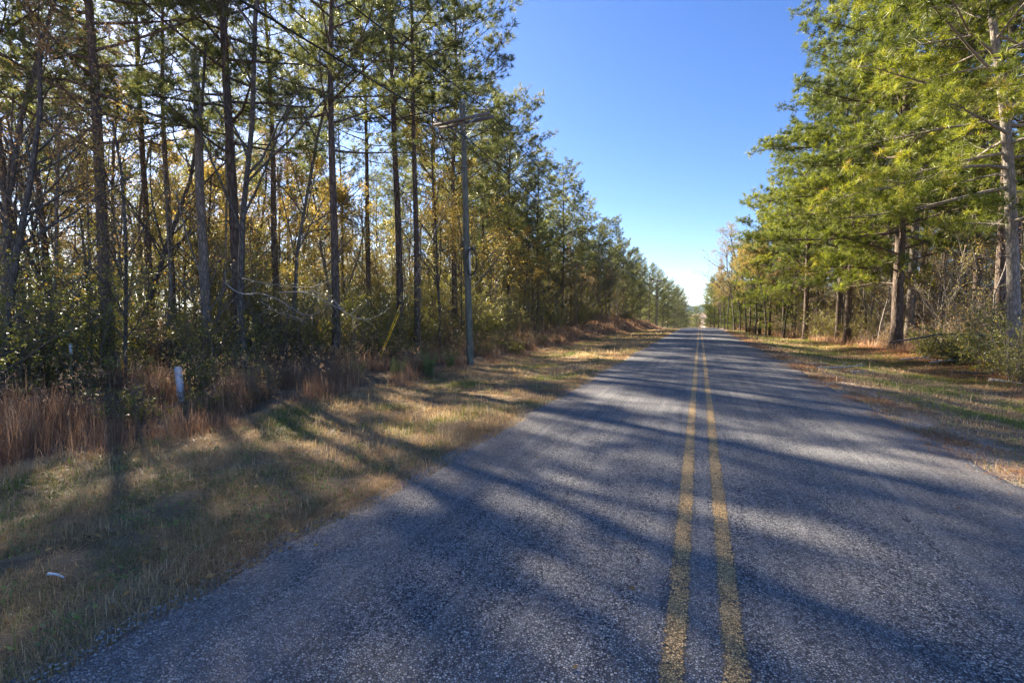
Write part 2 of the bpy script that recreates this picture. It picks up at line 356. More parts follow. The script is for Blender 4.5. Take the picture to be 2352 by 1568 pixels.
# ------------------------------------------------------------------ pines
def curve(p0,d0,L,n,lift,r,wig=.05):
    """poly-line starting at p0 in direction d0; lift bends it up (+) or down (-)"""
    P=[np.array(p0,float)]; d=unit(np.array(d0,float)); st=L/n
    for i in range(n):
        d=unit(d+np.array([0,0,lift/n])+r.normal(size=3)*wig)
        P.append(P[-1]+d*st)
    return np.array(P)
def make_pine(seed,H=18,r0=.17,start=.45,rad=2.8,dens=1.0,shape='round',lean=0,nl=.21,nw=.019,kn=14,bark=M_bark,needle=M_needle,lift0=.5,dead=6,bias=None,jt=0):
    r=rng(seed); wood=MB(); limb=wood; crown=MB()
    n=16; t=np.linspace(0,1,n+1)
    ph=r.uniform(0,6,4)
    TP=np.stack([.10*H/18*(np.sin(t*5+ph[0])+.5*np.sin(t*11+ph[1]))*t+lean*H*t**1.3, .10*H/18*(np.sin(t*4+ph[2])+.5*np.sin(t*9+ph[3]))*t, H*t],-1)
    TR=r0*(1-.80*t**1.1)*(1+.35*np.exp(-t*40)); TR[-1]=.012
    TP[0,2]-=.4
    wood.tube(TP,TR,12,r.uniform(.3,.7))
    def tp(z): return np.array([np.interp(z,TP[:,2],TP[:,0]),np.interp(z,TP[:,2],TP[:,1]),z])
    def tr(z): return float(np.interp(z,TP[:,2],TR))
    TPs=[];TDs=[];TTs=[]
    nb=int(46*dens**.5*(1-start)/.55)+4; az=r.uniform(0,6)
    for i in range(nb):
        f=((i+r.uniform(0,.7))/nb)**.88; z=H*(start+(1-start)*f*.985)
        az+=2.4+r.normal()*.35
        if shape=='round': prof=math.sqrt(max(.05,1-((f-.45)/.74)**2))
        elif shape=='wide': prof=(1-.42*f**1.4)*min(1,.55+f*2.2)
        else: prof=math.sqrt(max(.05,1-((f-.22)/.88)**2))
        L=rad*max(.22,prof)*r.uniform(.75,1.15)
        if bias is not None:
            L*=1+bias[1]*max(0,math.cos(az-bias[0]))
        el=lift0*(.25+1.3*f)+r.normal()*.17
        bt=r.uniform(.15,.6)
        d=np.array([math.cos(az)*math.cos(el),math.sin(az)*math.cos(el),math.sin(el)])
        P=curve(tp(z),d,L,7,.25-.5*(1-f)*(shape=='wide'),r,.06)
        br=min(tr(z)*.45,.012+.011*L); 
        limb.tube(P,np.linspace(br,.008,len(P)),5,.4,False)
        ns=max(4,int(L*4.2*dens)); 
        for j in range(ns):
            g=.28+.72*(j+.5)/ns; k=g*7; a=int(min(k,6)); q0=P[a]+(P[a+1]-P[a])*(k-a)
            bd=unit(P[a+1]-P[a]); sd=unit(np.cross(bd,[0,0,1]))*(1 if j%2 else -1)
            d2=unit(bd*.8+sd*r.uniform(.5,1.0)+np.array([0,0,r.uniform(-.35,.75)]))
            L2=max(.25,(L*.42)*(1.15-g)*r.uniform(.7,1.2)); L2=min(L2,1.6)
            Q=curve(q0,d2,L2,4,.35,r,.10); limb.tube(Q,np.linspace(.010,.004,5),3,.4,False)
            nt_=max(4,int(L2*9*dens**.5)); npom=max(2,nt_//4); pc=np.concatenate([[1.0],r.uniform(.35,.9,npom-1)]); pt_=r.uniform(-.22,.22,npom); pid=np.arange(nt_)%npom; po=[r.normal(size=3)*.10 for _ in range(npom)]; tt=pc[pid]
            for h,pi_ in zip(tt,pid):
                k2=h*4;a2=int(min(k2,3)); q1=Q[a2]+(Q[a2+1]-Q[a2])*(k2-a2)+po[pi_]*(h<.95)
                off=unit(r.normal(size=3)+[0,0,.35])*r.uniform(.02,.13)
                TPs.append(q1+off); TDs.append(unit(unit(Q[a2+1]-Q[a2])*.5+off*9+[0,0,.25])); TTs.append(bt+pt_[pi_]+r.uniform(-.08,.12)+.12*(off[2]>0.04))
    for i in range(dead):   # dead stubs under the crown
        z=H*r.uniform(start*.35,start*1.05); a=r.uniform(0,6.28); L=r.uniform(.5,1.8)
        P=curve(tp(z),[math.cos(a),math.sin(a),r.uniform(-.1,.4)],L,4,-.1,r,.15); limb.tube(P,np.linspace(.022,.005,5),4,.6,False)
        for k in range(2):
            Q=curve(P[2],unit(P[3]-P[2])+r.normal(size=3)*.6,L*.4,3,0,r,.2); limb.tube(Q,[.008,.006,.004,.003],3,.6,False)
    TPs=np.array(TPs);TDs=np.array(TDs);TTs=np.array(TTs)
    N=len(TPs); P=np.repeat(TPs,kn,0); A=np.repeat(TDs,kn,0); tone=np.repeat(TTs,kn)+r.normal(size=N*kn)*.07
    P=P+A*r.uniform(-.06,.06,(N*kn,1)); D=unit(A*.75+unit(r.normal(size=(N*kn,3)))*.85)
    blades(crown,P,D,nl*r.uniform(.7,1.15,N*kn),nw,np.clip(tone,0,1),r,.12)
    if jt: pass
    return dict(trunk=wood.mesh('pine_trunk',bark,True),crown=crown.mesh('pine_crown',needle)),N
def root_of(parts,name,label,cat,group=None):
    e=empty(name); tag(e,label,cat,group)
    for k,me in parts.items(): link(k,me,e)
    return e
PINES=[make_pine(11,18,.135,.38,3.3,1.0,'round')[0], make_pine(12,18,.125,.48,3.0,1.0,'round')[0],
       make_pine(13,18,.155,.33,3.8,.9,'round')[0], make_pine(14,18,.115,.50,2.6,1.0,'cone')[0], make_pine(15,18,.14,.24,3.4,1.15,'round')[0],
       make_pine(16,18,.20,.07,4.6,1.1,'round',dead=0)[0]]
BPINES=[make_pine(21,18,.19,.18,4.4,1.1,'wide',needle=M_needle_b,nl=.24,nw=.021,lift0=.25)[0], make_pine(22,18,.17,.38,3.6,1.0,'round',needle=M_needle_b,nl=.22)[0],
        make_pine(23,18,.20,.06,4.8,1.05,'round',needle=M_needle_b,dead=0)[0]]

# ------------------------------------------------------------------ broadleaf trees, saplings, shrubs
def grow(wood,tips,p,d,L,rad,lev,mx,r,spread,up,wig,kids):
    n=5 if lev<mx else 3
    P=curve(p,d,L,n,up,r,wig)
    wood.tube(P,np.linspace(rad,rad*(.45 if lev<mx else .3),len(P)),[8,6,4,3,3][min(lev,4)],.5,False)
    if lev>=mx-1:
        for g in np.linspace(.3,1,5 if lev<mx else 4): 
            k=g*n; a=int(min(k,n-1)); tips.append((P[a]+(P[a+1]-P[a])*(k-a),unit(P[a+1]-P[a])))
    if lev>=mx: return
    for i in range(kids[lev]):
        g=r.uniform(.30,1.0) if lev else r.uniform(*spread[0])
        k=g*n; a=int(min(k,n-1)); q=P[a]+(P[a+1]-P[a])*(k-a)
        bd=unit(P[a+1]-P[a]); s=unit(np.cross(bd,r.normal(size=3)))
        d2=unit(bd*r.uniform(.4,.9)+s*spread[1]*r.uniform(.7,1.2)+np.array([0,0,.25]))
        L2=L*r.uniform(.32,.55)*(1.25-g*.5) if lev else L*r.uniform(.25,.45)*(1.35-g)
        if lev==0: L2=max(L2,L*.12)
        grow(wood,tips,q,d2,L2,max(.004,rad*(1.05-g*.6)*.48),lev+1,mx,r,spread,up*.6,wig*1.15,kids)
def make_broad(seed,H=11,r0=.09,kids=(14,6,5,3),mx=3,cs=(.3,1.0),sp=.9,nleaf=3,leaf=.07,mat=M_gold,bark=M_barkg,keep=1.0,wig=.07,tilt=0):
    r=rng(seed); wood=MB(); fol=MB(); tips=[]
    grow(wood,tips,np.array([0,0,-.3]),np.array([tilt,0,1.]),H,r0,0,mx,r,(cs,sp),.15,wig,kids)
    P=np.array([t[0] for t in tips]); D=np.array([t[1] for t in tips])
    kk=r.uniform(size=len(P))<keep; P=P[kk];D=D[kk]
    P=np.repeat(P,nleaf,0); D=np.repeat(D,nleaf,0); n=len(P)
    P=P+r.normal(size=(n,3))*leaf*.8
    D=unit(D*.4+r.normal(size=(n,3))*.7+np.array([0,0,-.25]))
    leaves(fol,P,D,leaf*r.uniform(.6,1.2,n),leaf*.55*r.uniform(.7,1.1,n),np.clip(r.normal(.5,.22,n),0,1),r)
    return dict(trunk=wood.mesh('tree_trunk',bark,True),crown=fol.mesh('tree_crown',mat))
GOLD=[make_broad(31,11,.09,(16,7,5),3,leaf=.12,nleaf=3), make_broad(32,9,.08,(15,7,5),3,leaf=.11,nleaf=4), make_broad(33,12,.10,(16,6,5),3,leaf=.11,keep=.7)]
TAN=[make_broad(35,10,.09,(15,7,5),3,mat=M_tan,leaf=.08,keep=.6), make_broad(36,8,.07,(14,6,5),3,mat=M_tan,leaf=.07,keep=.5)]
BARE=[make_broad(41,12,.09,(13,6,4),3,(.35,1),.8,1,.05,M_tan,M_barkg,.12,.08,.08), make_broad(42,10,.07,(13,6,5),3,(.25,1),.9,1,.05,M_tan,M_barkg,.10,.10,-.05)]
SAP=[make_broad(51,7,.045,(14,6),2,(.12,1),.8,3,.09,M_olive,M_barkp,.6,.06), make_broad(52,6,.04,(13,6),2,(.2,1),.7,3,.09,M_gold,M_barkg,.5,.09,.1),
     make_broad(53,8,.05,(13,6),2,(.25,1),.7,2,.08,M_tan,M_barkp,.4,.07,-.08), make_broad(54,5,.038,(15,7),2,(.15,1),.9,1,.07,M_tan,M_barkp,.25,.12,.1)]
def make_shrub(seed,H=2.5,Rr=1.2,stems=14,tw=9,nl=7,leaf=.08,mat=M_holly,bark=M_twig,lw=.5,keep=1.0):
    r=rng(seed); wood=MB(); fol=MB(); PP=[];DD=[]
    for i in range(stems):
        a=r.uniform(0,6.28); rr=r.uniform(0,.25)*Rr; L=H*r.uniform(.55,1.1)
        P=curve([math.cos(a)*rr,math.sin(a)*rr,-.1],[math.cos(a)*Rr/H*1.1*r.uniform(.1,1),math.sin(a)*Rr/H*1.1*r.uniform(.1,1),1],L,6,-.25,r,.14)
        wood.tube(P,np.linspace(.016,.005,7),4,.5,False)
        for j in range(tw):
            g=r.uniform(.12,1); k=g*6; b=int(min(k,5)); q=P[b]+(P[b+1]-P[b])*(k-b)
            Q=curve(q,unit(r.normal(size=3)*.8+[math.cos(a)*.5,math.sin(a)*.5,.4]),r.uniform(.2,.6)*H/2.5+.1,4,.1,r,.15)
            wood.tube(Q,np.linspace(.006,.002,5),3,.5,False)
            if r.uniform()>keep: continue
            for h in r.uniform(.1,1,nl):
                k2=h*4;b2=int(min(k2,3)); PP.append(Q[b2]+(Q[b2+1]-Q[b2])*(k2-b2)); DD.append(unit(Q[b2+1]-Q[b2]))
    P=np.repeat(np.array(PP),2,0);D=np.repeat(np.array(DD),2,0);n=len(P)
    P=P+r.normal(size=(n,3))*.03; D=unit(D*.5+r.normal(size=(n,3))*.7)
    leaves(fol,P,D,leaf*r.uniform(.6,1.25,n),leaf*lw*r.uniform(.8,1.1,n),np.clip(r.normal(.42,.22,n),0,1),r)
    return dict(stems=wood.mesh('shrub_stems',bark,True),foliage=fol.mesh('shrub_foliage',mat))
HOLLY=[make_shrub(61,3.4,1.5,22,14,9),make_shrub(62,2.6,1.4,20,13,9),make_shrub(63,4.4,1.3,20,16,9),make_shrub(64,1.7,1.1,18,11,8)]
OLIVE=[make_shrub(66,2.8,1.4,18,12,7,mat=M_olive,keep=.9),make_shrub(67,1.8,1.2,16,11,7,mat=M_olive,keep=.8),make_shrub(68,3.6,1.2,16,13,6,mat=M_olive,leaf=.07,keep=.7)]
BRUSH=[make_shrub(71,1.6,1.2,34,12,5,.06,mat=M_tan,keep=.7,bark=M_barkp),make_shrub(72,2.6,1.3,32,13,5,.07,mat=M_tan,keep=.65,bark=M_barkp),make_shrub(73,1.0,1.0,34,9,4,.05,mat=M_tan,keep=.7,bark=M_barkp)]
def make_feather(seed,H=.8):
    r=rng(seed); wood=MB(); fol=MB()
    for i in range(14):
        a=r.uniform(0,6.28); P=curve([r.normal()*.1,r.normal()*.1,-.05],[math.cos(a)*.3,math.sin(a)*.3,1],H*r.uniform(.6,1.1),6,-.1,r,.06); wood.tube(P,np.linspace(.006,.002,7),3,.5,False)
        n=160; g=r.uniform(.15,1,n)*6; b=np.minimum(g.astype(int),5); q=P[b]+(P[b+1]-P[b])*(g-b)[:,None]
        blades(fol,q,unit(r.normal(size=(n,3))+[0,0,.6]),.12*r.uniform(.6,1.3,n),.006,r.uniform(0,1,n),r)
    return dict(stems=wood.mesh('weed_stems',M_twig,True),foliage=fol.mesh('weed_foliage',M_fern))
FEATHER=[make_feather(81),make_feather(82,.65)]

_protos={}
DESC={}
for lib,ds in ((PINES,('round-topped pine','high-crowned pine','broad pine','narrow pine','leafy pointed pine','low-branched pine')),(BPINES,('bright wide-boughed pine','bright high-crowned pine','bright low-branched pine')),
    (GOLD,('golden tree','yellow-leaved tree','sparse golden tree')),(TAN,('brown-leaved tree','thin tan tree')),(BARE,('bare twiggy tree','slanting bare tree')),
    (SAP,('olive-leaved sapling','yellow-leaved sapling','tan-leaved sapling','nearly bare sapling')),(HOLLY,('glossy dark bush','wide glossy bush','tall glossy bush','low glossy bush')),
    (OLIVE,('olive bush','low olive bush','tall olive bush')),(BRUSH,('twiggy brown bush','tall twiggy brown bush','low brown brush'))):
    for a,b in zip(lib,ds): DESC[id(a)]=b
def place(parts,name,cat,x,y,label,group=None,s=1.0,rz=0,lean=(0,0),dz=0,sz=None):
    key=id(parts)
    if not isinstance(label,str):
        d=DESC[key]; d=('small ' if s<.78 else ('large ' if s>1.0 else ''))+d
        label=near_label(x,y,d,label[0])
        if parts in BPINES+PINES: name='pine_tree'
        elif parts in GOLD+TAN+BARE+OLT: name='broadleaf_tree'; cat='tree'
        elif parts in HOLLY: name='evergreen_shrub'; cat='evergreen shrub'
        elif parts in BRUSH: name='dry_bush'; cat='dry bush'
    if key not in _protos: o=root_of(parts,name,label,cat,group); _protos[key]=o
    else: o=copy_tree(_protos[key])
    o.name=name
    o.location=(x,y,g1(x,y)+dz); o.rotation_euler=(lean[0],lean[1],rz); o.scale=(s,s,sz or s)
    for k in ('label','group','category'):
        if k in o: del o[k]
    tag(o,label,cat,group); return o

# ------------------------------------------------------------------ left woods: front trees set one by one
# (display x near the foot, depth, pine variant, height, rz, lean, label)
def pine(xd,D,v,H,rz,lean,label,group=None,lib=None,name='pine_tree',th=1.0):
    x,y=at(xd,D); s=H/18
    o=place((lib or PINES)[v],name,'pine tree',x,y,label,group,s,rz,lean)
    o.scale=(s*th,s*th,s); return o
rl=random.Random(7)
LM_L=[(40,'the far left leaning pine'),(128,'the slender far left pine'),(243,'the big left pine'),(352,'the slim pine left of the snag'),(474,'the broken grey snag'),(553,'the large upswept pine'),(660,'the mid-sized left pine'),(772,'the thick pine'),(850,'the narrow pine'),(940,'the close pair of tall pines'),(1070,'the near utility pole'),(1168,'the pointed green pine'),(1235,'the shorter skyline pine'),(1292,'the rounded skyline pine'),(1345,'the pine past the rounded one'),(1398,'the dark bushy pine'),(1450,'the brown grassy bank'),(1508,'the nearer far utility pole'),(1548,'the farthest utility pole')]
LM_R=[(1620,'the road crest'),(1688,'the roadside tan tree'),(1745,'the green-topped right pine'),(1800,'the brown tree under the boughs'),(1850,'the bulging right pine'),(1935,'the shaded pair of pines'),(2010,'the huge pine boughs'),(2073,'the huge pine'),(2160,'the gap by the huge pine'),(2240,'the mid right pine'),(2296,'the dark straight right pine'),(2340,'the pale leaning pine')]
def near_label(x,y,desc,lm):
    Z=-x*math.sin(YAW)+y*math.cos(YAW); X=x*math.cos(YAW)+y*math.sin(YAW); xd=1176+F*X/max(Z,.5)
    k=min(lm,key=lambda t:abs(t[0]-xd)); side='left of' if xd<k[0]-14 else ('right of' if xd>k[0]+14 else 'in line with')
    dist='close' if Z<17 else ('set back' if Z<30 else ('deep in' if Z<50 else 'far off'))
    return f"{desc}, {dist}, {side} {k[1]}"
def inview(x,y):
    Z=-x*math.sin(YAW)+y*math.cos(YAW); X=x*math.cos(YAW)+y*math.sin(YAW); xd=1176+F*X/max(Z,.5)
    if x>-14 and 835<xd<930 and Z<18.5: return False
    if x>-14 and 345<xd<450 and Z<11.5: return False
    if x>-14 and 120<xd<190 and Z<10.5: return False
    return y>abs(x)*.27 if x<0 else xd<2440
KIND={}
FRONT=[(62,13.0,0,16.5,.4,(0,-.07),'tall pine with a thin dark trunk leaning at the far left edge of the woods'),
 (128,16.0,3,17,1.9,(0,-.05),'slender dark pine just right of the leaning one at the far left'),
 (243,13.2,2,18.5,3.0,(0,-.02),'big dark-trunked pine with wide bare lower limbs, left of the broken snag'),
 (352,19,1,17,2.2,(0,-.02),'slim pine between the big left pine and the broken grey snag'),
 (400,17,3,15,5.2,(0,.0),'dark pine with ivy-like greenery just left of the broken grey snag'),
 (553,14.2,2,18.5,.9,(0,-.02),'large pine with upswept limbs just right of the broken grey snag'),
 (640,19,1,17,4.0,(.02,.01),'mid-sized pine between two large pines in the left woods'),
 (772,16.0,0,19.5,5.0,(0,-.015),'large thick pine directly above the white curved bare branch'),
 (848,24,3,19,2.0,(0,0),'narrow pine behind and right of the thick pine, left woods'),
 (920,20,1,20,1.0,(0,-.01),'forked tall pine, left one of the close pair before the utility pole'),
 (958,20.5,3,19,2.8,(0,0),'straight tall pine, right one of the close pair before the utility pole'),
 (1045,26,0,20.0,3.9,(0,.0),'tall pine whose crown rises just behind the top of the utility pole'),
 (1000,31,1,19,5.6,(0,0),'pine trunk seen between the close pair and the utility pole'),
 (1168,35,4,17.6,.2,(0,0),'green pine with a pointed crown just right of the utility pole'),
 (1120,40,0,17,2.6,(0,0),'pine set back between the utility pole and the pointed green pine'),
 (1235,43,1,15.5,1.1,(0,0),'shorter pine on the skyline right of the pointed green pine'),
 (1292,50,4,16.3,2.1,(0,0),'rounded full pine standing out on the skyline half way down the left tree line'),
 (1335,58,2,14.5,4.4,(0,0),'pine beyond the rounded one on the left skyline'),
 (1398,70,4,14.8,5.4,(0,0),'dark bushy pine just before the far utility pole, left tree line')]
for xd,D,v,H,rz,lean,lab in FRONT: pine(xd,D,v,H,rz,lean,lab,'pines along the front of the left woods',th=1.0 if D<17 else 1.22)
for xd,D,v,s in ((1215,44,5,.6),(1260,52,5,.62),(1310,60,5,.7),(1350,68,5,.6),(1140,44,5,.75),(1410,84,5,.7)):
    x,y=at(xd,D); place(PINES[v],'pine_tree','pine tree',x,y,(LM_L,),'young low-branched pines in the left tree line',s,rl.uniform(0,6))
for xd,D,v,H in ((1372,64,5,12),(1430,82,5,13.5),(1452,88,5,12.5),(1470,100,4,13),(1490,112,5,13.5),(1506,122,5,14),(1522,132,5,14),(1534,150,5,15.5),(1546,170,5,16),(1556,190,5,17),(1563,215,5,18)):
    pine(xd,D,v,H,rl.uniform(0,6),(0,0),(LM_L,),'far pines along the left of the road')
for i in range(46):
    y=rl.uniform(78,240); x=-11-rl.uniform(2,26)+float(xc(y))
    place(PINES[rl.choice([0,4,5,5])],'pine_tree','pine tree',x,y,(LM_L,),'far pines along the left of the road',rl.uniform(.68,.85),rl.uniform(0,6))
# deeper pines of the left wood
def scatter(n,xr,yr,mind,seed,taken,ok=None):
    q=random.Random(seed); out=[]; tries=0
    while len(out)<n and tries<n*80:
        tries+=1; x=q.uniform(*xr); y=q.uniform(*yr)
        if (ok and not ok(x,y)) or not inview(x,y): continue
        if all((x-a)**2+(y-b)**2>mind**2 for a,b in taken): taken.append((x,y)); out.append((x,y))
    return out
takenL=[at(a[0],a[1]) for a in FRONT]
for x,y in scatter(36,(-46,-15),(2,74),2.6,3,takenL,lambda x,y: abs((x+3)*.437+(y-2.8)*.9)>2.6 or random.Random(int(x*99)).random()<.7):
    place(PINES[rl.choice([0,1,1,3,3,4])],'pine_tree','pine tree',x,y,(LM_L,),'pines deep in the left woods',rl.uniform(.75,1.02),rl.uniform(0,6),(rl.uniform(-.03,.03),rl.uniform(-.03,.03)))
# broken snag
r=rng(91); mb=MB(); P=np.array([[0,0,-.3],[.02,0,1.5],[-.02,.02,3.5],[-.05,0,5.5],[-.02,.03,7.5],[-.04,0,9.2]]); mb.tube(P,[.17,.14,.13,.12,.11,.10],12)
for k in range(5): mb.tube([[-.04+.06*math.cos(k*1.3),.06*math.sin(k*1.3),9.0],[-.04+.09*math.cos(k*1.3),.08*math.sin(k*1.3),9.35+.12*(k%3)]],[.045,.006],5)
xs,ys=at(474,14.3); sn=empty('dead_tree',(xs,ys,g1(xs,ys))); tag(sn,'broken-topped grey snag without branches among the left pines','dead tree')
link('trunk',mb.mesh('snag_trunk',M_barkp,True),sn)
# broadleaf trees in the left woods
for xd,D,v,s,lib,lab in ((20,12,0,1.0,BARE,'bare crooked tree at the far left edge of the picture'),
  (560,12.5,0,1.0,BARE,'bare tree with a pale leaning stem and spreading limbs below the broken snag'),
  (150,14.5,1,1.05,BARE,'bare grey tree with fine twigs left of the big left pine'),
  (330,15,1,1.1,BARE,'bare many-twigged tree just right of the big left pine'),
  (680,17,0,.9,BARE,'bare slim tree between the pines right of the snag'),
  (1010,23,2,.85,GOLD,'yellow-leaved tree just left of the utility pole'),
  (1075,24,0,.85,GOLD,'orange-yellow leafy tree right behind the utility pole'),
  (770,19,1,.9,GOLD,'golden-leaved small tree below the thick pine'),
  (60,20,0,1.05,GOLD,'orange-leaved tree low at the far left of the woods'),
  (260,22,2,1.0,GOLD,'golden tree glowing behind the big left pine'),
  (500,22,1,1.1,GOLD,'golden tree glowing behind the broken snag'),
  (1230,40,1,1.0,TAN,'brown-leaved tree right of the pointed green pine'),
  (1330,52,0,.9,TAN,'brown-leaved tree under the skyline pines further along on the left'),
  (1395,62,1,1.0,TAN,'tan leafless-looking tree before the far utility pole')):
    x,y=at(xd,D); place(lib[v],'broadleaf_tree','tree',x,y,lab,'broadleaf trees in the left woods',s,rl.uniform(0,6))
OLT=[make_broad(37,9,.08,(15,7,5),3,mat=M_olive,leaf=.10,nleaf=3), make_broad(38,7,.06,(14,7,5),3,(.15,1),mat=M_olive,leaf=.09,nleaf=3,keep=.7)]
DESC[id(OLT[0])]='olive-green broadleaf tree'; DESC[id(OLT[1])]='small-crowned olive tree'
tk=list(takenL)
for x,y in scatter(64,(-62,-24),(8,46),2.0,57,tk):
    place(rl.choice(OLT+[TAN[0]]),'broadleaf_tree','tree',x,y,(LM_L,),'olive broadleaf trees in the left woods',rl.uniform(.8,1.2),rl.uniform(0,6))
for x,y in scatter(78,(-46,-13),(4,84),1.7,55,tk):
    place(rl.choice(OLT),'broadleaf_tree','tree',x,y,(LM_L,),'olive broadleaf trees in the left woods',rl.uniform(.6,1.15),rl.uniform(0,6))
for x,y in scatter(46,(-42,-12.5),(3,72),2.0,5,tk):
    lib=rl.choice([GOLD,TAN,TAN,BARE]); place(rl.choice(lib),'broadleaf_tree','tree',x,y,(LM_L,),'broadleaf trees deep in the left woods',rl.uniform(.65,1.0),rl.uniform(0,6))
for x,y in scatter(175,(-34,-11.2),(2,80),.9,6,tk):
    place(rl.choice(SAP),'sapling','sapling',x,y,(LM_L,),'saplings in the left woods',rl.uniform(.7,1.25),rl.uniform(0,6),(rl.uniform(-.08,.08),rl.uniform(-.08,.08)))
# shrub wall
tk=[]
for x,y in scatter(40,(-15.0,-11.4),(.5,26),1.0,8,tk):
    place(rl.choice([HOLLY[0],HOLLY[1],HOLLY[2],OLIVE[0],OLIVE[2],OLIVE[1],BRUSH[1],BRUSH[1]]),'shrub','shrub',x,y,(LM_L,),'glossy shrubs along the left woods',rl.uniform(.75,1.1),rl.uniform(0,6))
for x,y in scatter(60,(-24,-13),(0,40),1.5,9,tk):
    place(rl.choice([HOLLY[0],HOLLY[2],BRUSH[1],OLIVE[0],OLIVE[2]]),'shrub','shrub',x,y,(LM_L,),'shrubs deeper in the left woods',rl.uniform(.8,1.35),rl.uniform(0,6))
for x,y in scatter(52,(-15,-11.6),(17,90),1.3,10,tk):
    lib=rl.choice([OLIVE,BRUSH,BRUSH,HOLLY]); place(rl.choice(lib),'shrub','shrub',x,y,(LM_L,),'wood edge shrubs beyond the pole',rl.uniform(.7,1.1),rl.uniform(0,6))
for x,y in scatter(60,(-30,-14),(38,100),2,12,tk):
    place(rl.choice(OLIVE+HOLLY[:3]),'shrub','shrub',x,y,(LM_L,),'shrubs deeper in the left woods',rl.uniform(.9,1.5),rl.uniform(0,6))
for x,y in scatter(34,(-11.6,-8.6),(2,30),.9,13,tk):
    place(rl.choice([BRUSH[2],BRUSH[0],OLIVE[1],HOLLY[3]]),'shrub','shrub',x,y,(LM_L,),'low bushes behind the left verge',rl.uniform(.35,.6),rl.uniform(0,6))
for (xd,D,v,s,lab) in ((985,15.0,0,1.1,'soft green feathery weed below the yellow guy guard'),(915,14.2,1,1.0,'green feathery weed left of the yellow guy guard'),(1035,16.5,0,.9,'green feathery weed just left of the utility pole foot'),(820,13.5,1,.9,'leftmost green feathery weed of the row by the guy guard')):
    x,y=at(xd,D); place(FEATHER[v],'weed','weed',x,y,lab,'feathery green weeds',s,rl.uniform(0,6))
x,y=at(452,10.6); o=place(OLIVE[1],'shrub','shrub',x,y,'yellow-green leafy bush just right of the white marker post','low bushes behind the left verge',.75,1.0)

# ------------------------------------------------------------------ right woods
RB=M_needle_b
big=make_pine(101,21,.28,.16,5.6,1.25,'wide',needle=RB,nl=.25,nw=.020,kn=16,lift0=.18,bias=(math.pi*1.02,.35),dead=3,bark=M_bark)[0]
x,y=at(2060,25.0); place(big,'pine_tree','pine tree',x,y,'huge pine with thick dark trunk and long drooping boughs over the right verge','big pines of the right woods',1,0.0,(0,-.01))
near=make_pine(102,19,.17,.22,4.3,1.15,'wide',lean=-.10,needle=RB,nl=.27,nw=.018,kn=15,lift0=.22,bias=(math.pi*1.25,.5),dead=4,bark=M_barkp)[0]
x,y=at(2335,14.6); place(near,'pine_tree','pine tree',x,y,'pale-barked pine leaning left near the right edge of the picture','big pines of the right woods',1,0,(0,0))
second=make_pine(103,20,.20,.33,4.2,1.1,'wide',needle=RB,nl=.25,nw=.020,kn=14,lift0=.3,bark=M_barkp,bias=(math.pi,.3))[0]
x,y=at(2086,27.5); place(second,'pine_tree','pine tree',x,y,'straight paler pine just behind the huge one on the right','big pines of the right woods',1,0,(0,.015))
for xd,D,v,H,rz,lean,lab in ((2296,19,1,20,2.2,(0,.02),'dark straight pine behind the pale leaning one'),
   (1946,31,0,19.5,1.0,(0,.01),'pine with shaded trunk just left of the huge one'),
   (1925,33,1,18,3.0,(0,0),'slimmer pine beside the shaded one left of the huge pine'),
   (1850,37,0,18.5,4.2,(0,0),'dense pine bulging over the verge on the right skyline'),
   (1800,44,0,16,5.5,(0,0),'pine further along the right tree line'),
   (2240,23,1,19,.4,(0,-.01),'pine between the huge one and the leaning one'),
   (2325,20,1,18,1.4,(0,0),'thick red-barked pine low at the right edge'),
   (2160,34,1,18,2.9,(0,0),'pine seen through the gap right of the huge one'),
   (1745,50,0,15.0,.8,(0,0),'green-topped pine above the tan trees on the right')):
    pine(xd,D,v,H,rz,lean,lab,'pines of the right woods',BPINES)
for xd,D,v,s in ((1768,47,2,.62),(1722,57,2,.6),(1650,90,2,.55),(1640,105,2,.6),(1632,120,2,.62),(1700,72,2,.7),(1825,41,2,.5),(1780,60,2,.8)):
    x,y=at(xd,D); place(BPINES[v],'pine_tree','pine tree',x,y,(LM_R,),'young pines along the right tree line',s,rl.uniform(0,6))
tkR=[at(a,b) for a,b in ((2060,25),(2335,14.6),(2086,27.5),(2296,19),(1946,31),(1850,37),(2240,23))]
def edgeR(y): return float(np.interp(y,[0,25,40,64,120,400],[10,10.6,9,6.0,6.0,8]))
for x,y in scatter(46,(9,48),(4,80),2.6,21,tkR,lambda x,y:x>edgeR(y)+2.0):
    place(rl.choice([BPINES[1],BPINES[1],PINES[1],PINES[3]]),'pine_tree','pine tree',x,y,(LM_R,),'pines deep in the right woods',rl.uniform(.75,1.0),rl.uniform(0,6))
for (xd,D,v,s,lib,lab) in ((1688,62,0,1.15,TAN,'tan-leaved tree nearest the road on the right before the crest'),(1672,66,0,1.0,BARE,'bare twiggy tree reaching toward the road on the right'),
   (1715,56,1,1.3,TAN,'tan-leaved tree behind the first one on the right tree line'),(1700,60,2,1.1,GOLD,'golden tree low on the right before the crest'),
   (1760,46,1,1.1,GOLD,'golden tree under the right pines'),(1800,42,0,1.0,TAN,'brown tree under the right pine boughs'),(1665,74,0,.9,GOLD,'orange tree just before the crest on the right'),(1655,82,1,.9,TAN,'far tan tree near the crest on the right'),(1735,50,0,1.0,BARE,'bare pale tree left of the right pines')):
    x,y=at(xd,D); place(lib[v],'broadleaf_tree','tree',x,y,lab,'broadleaf trees along the right of the road',s,rl.uniform(0,6))
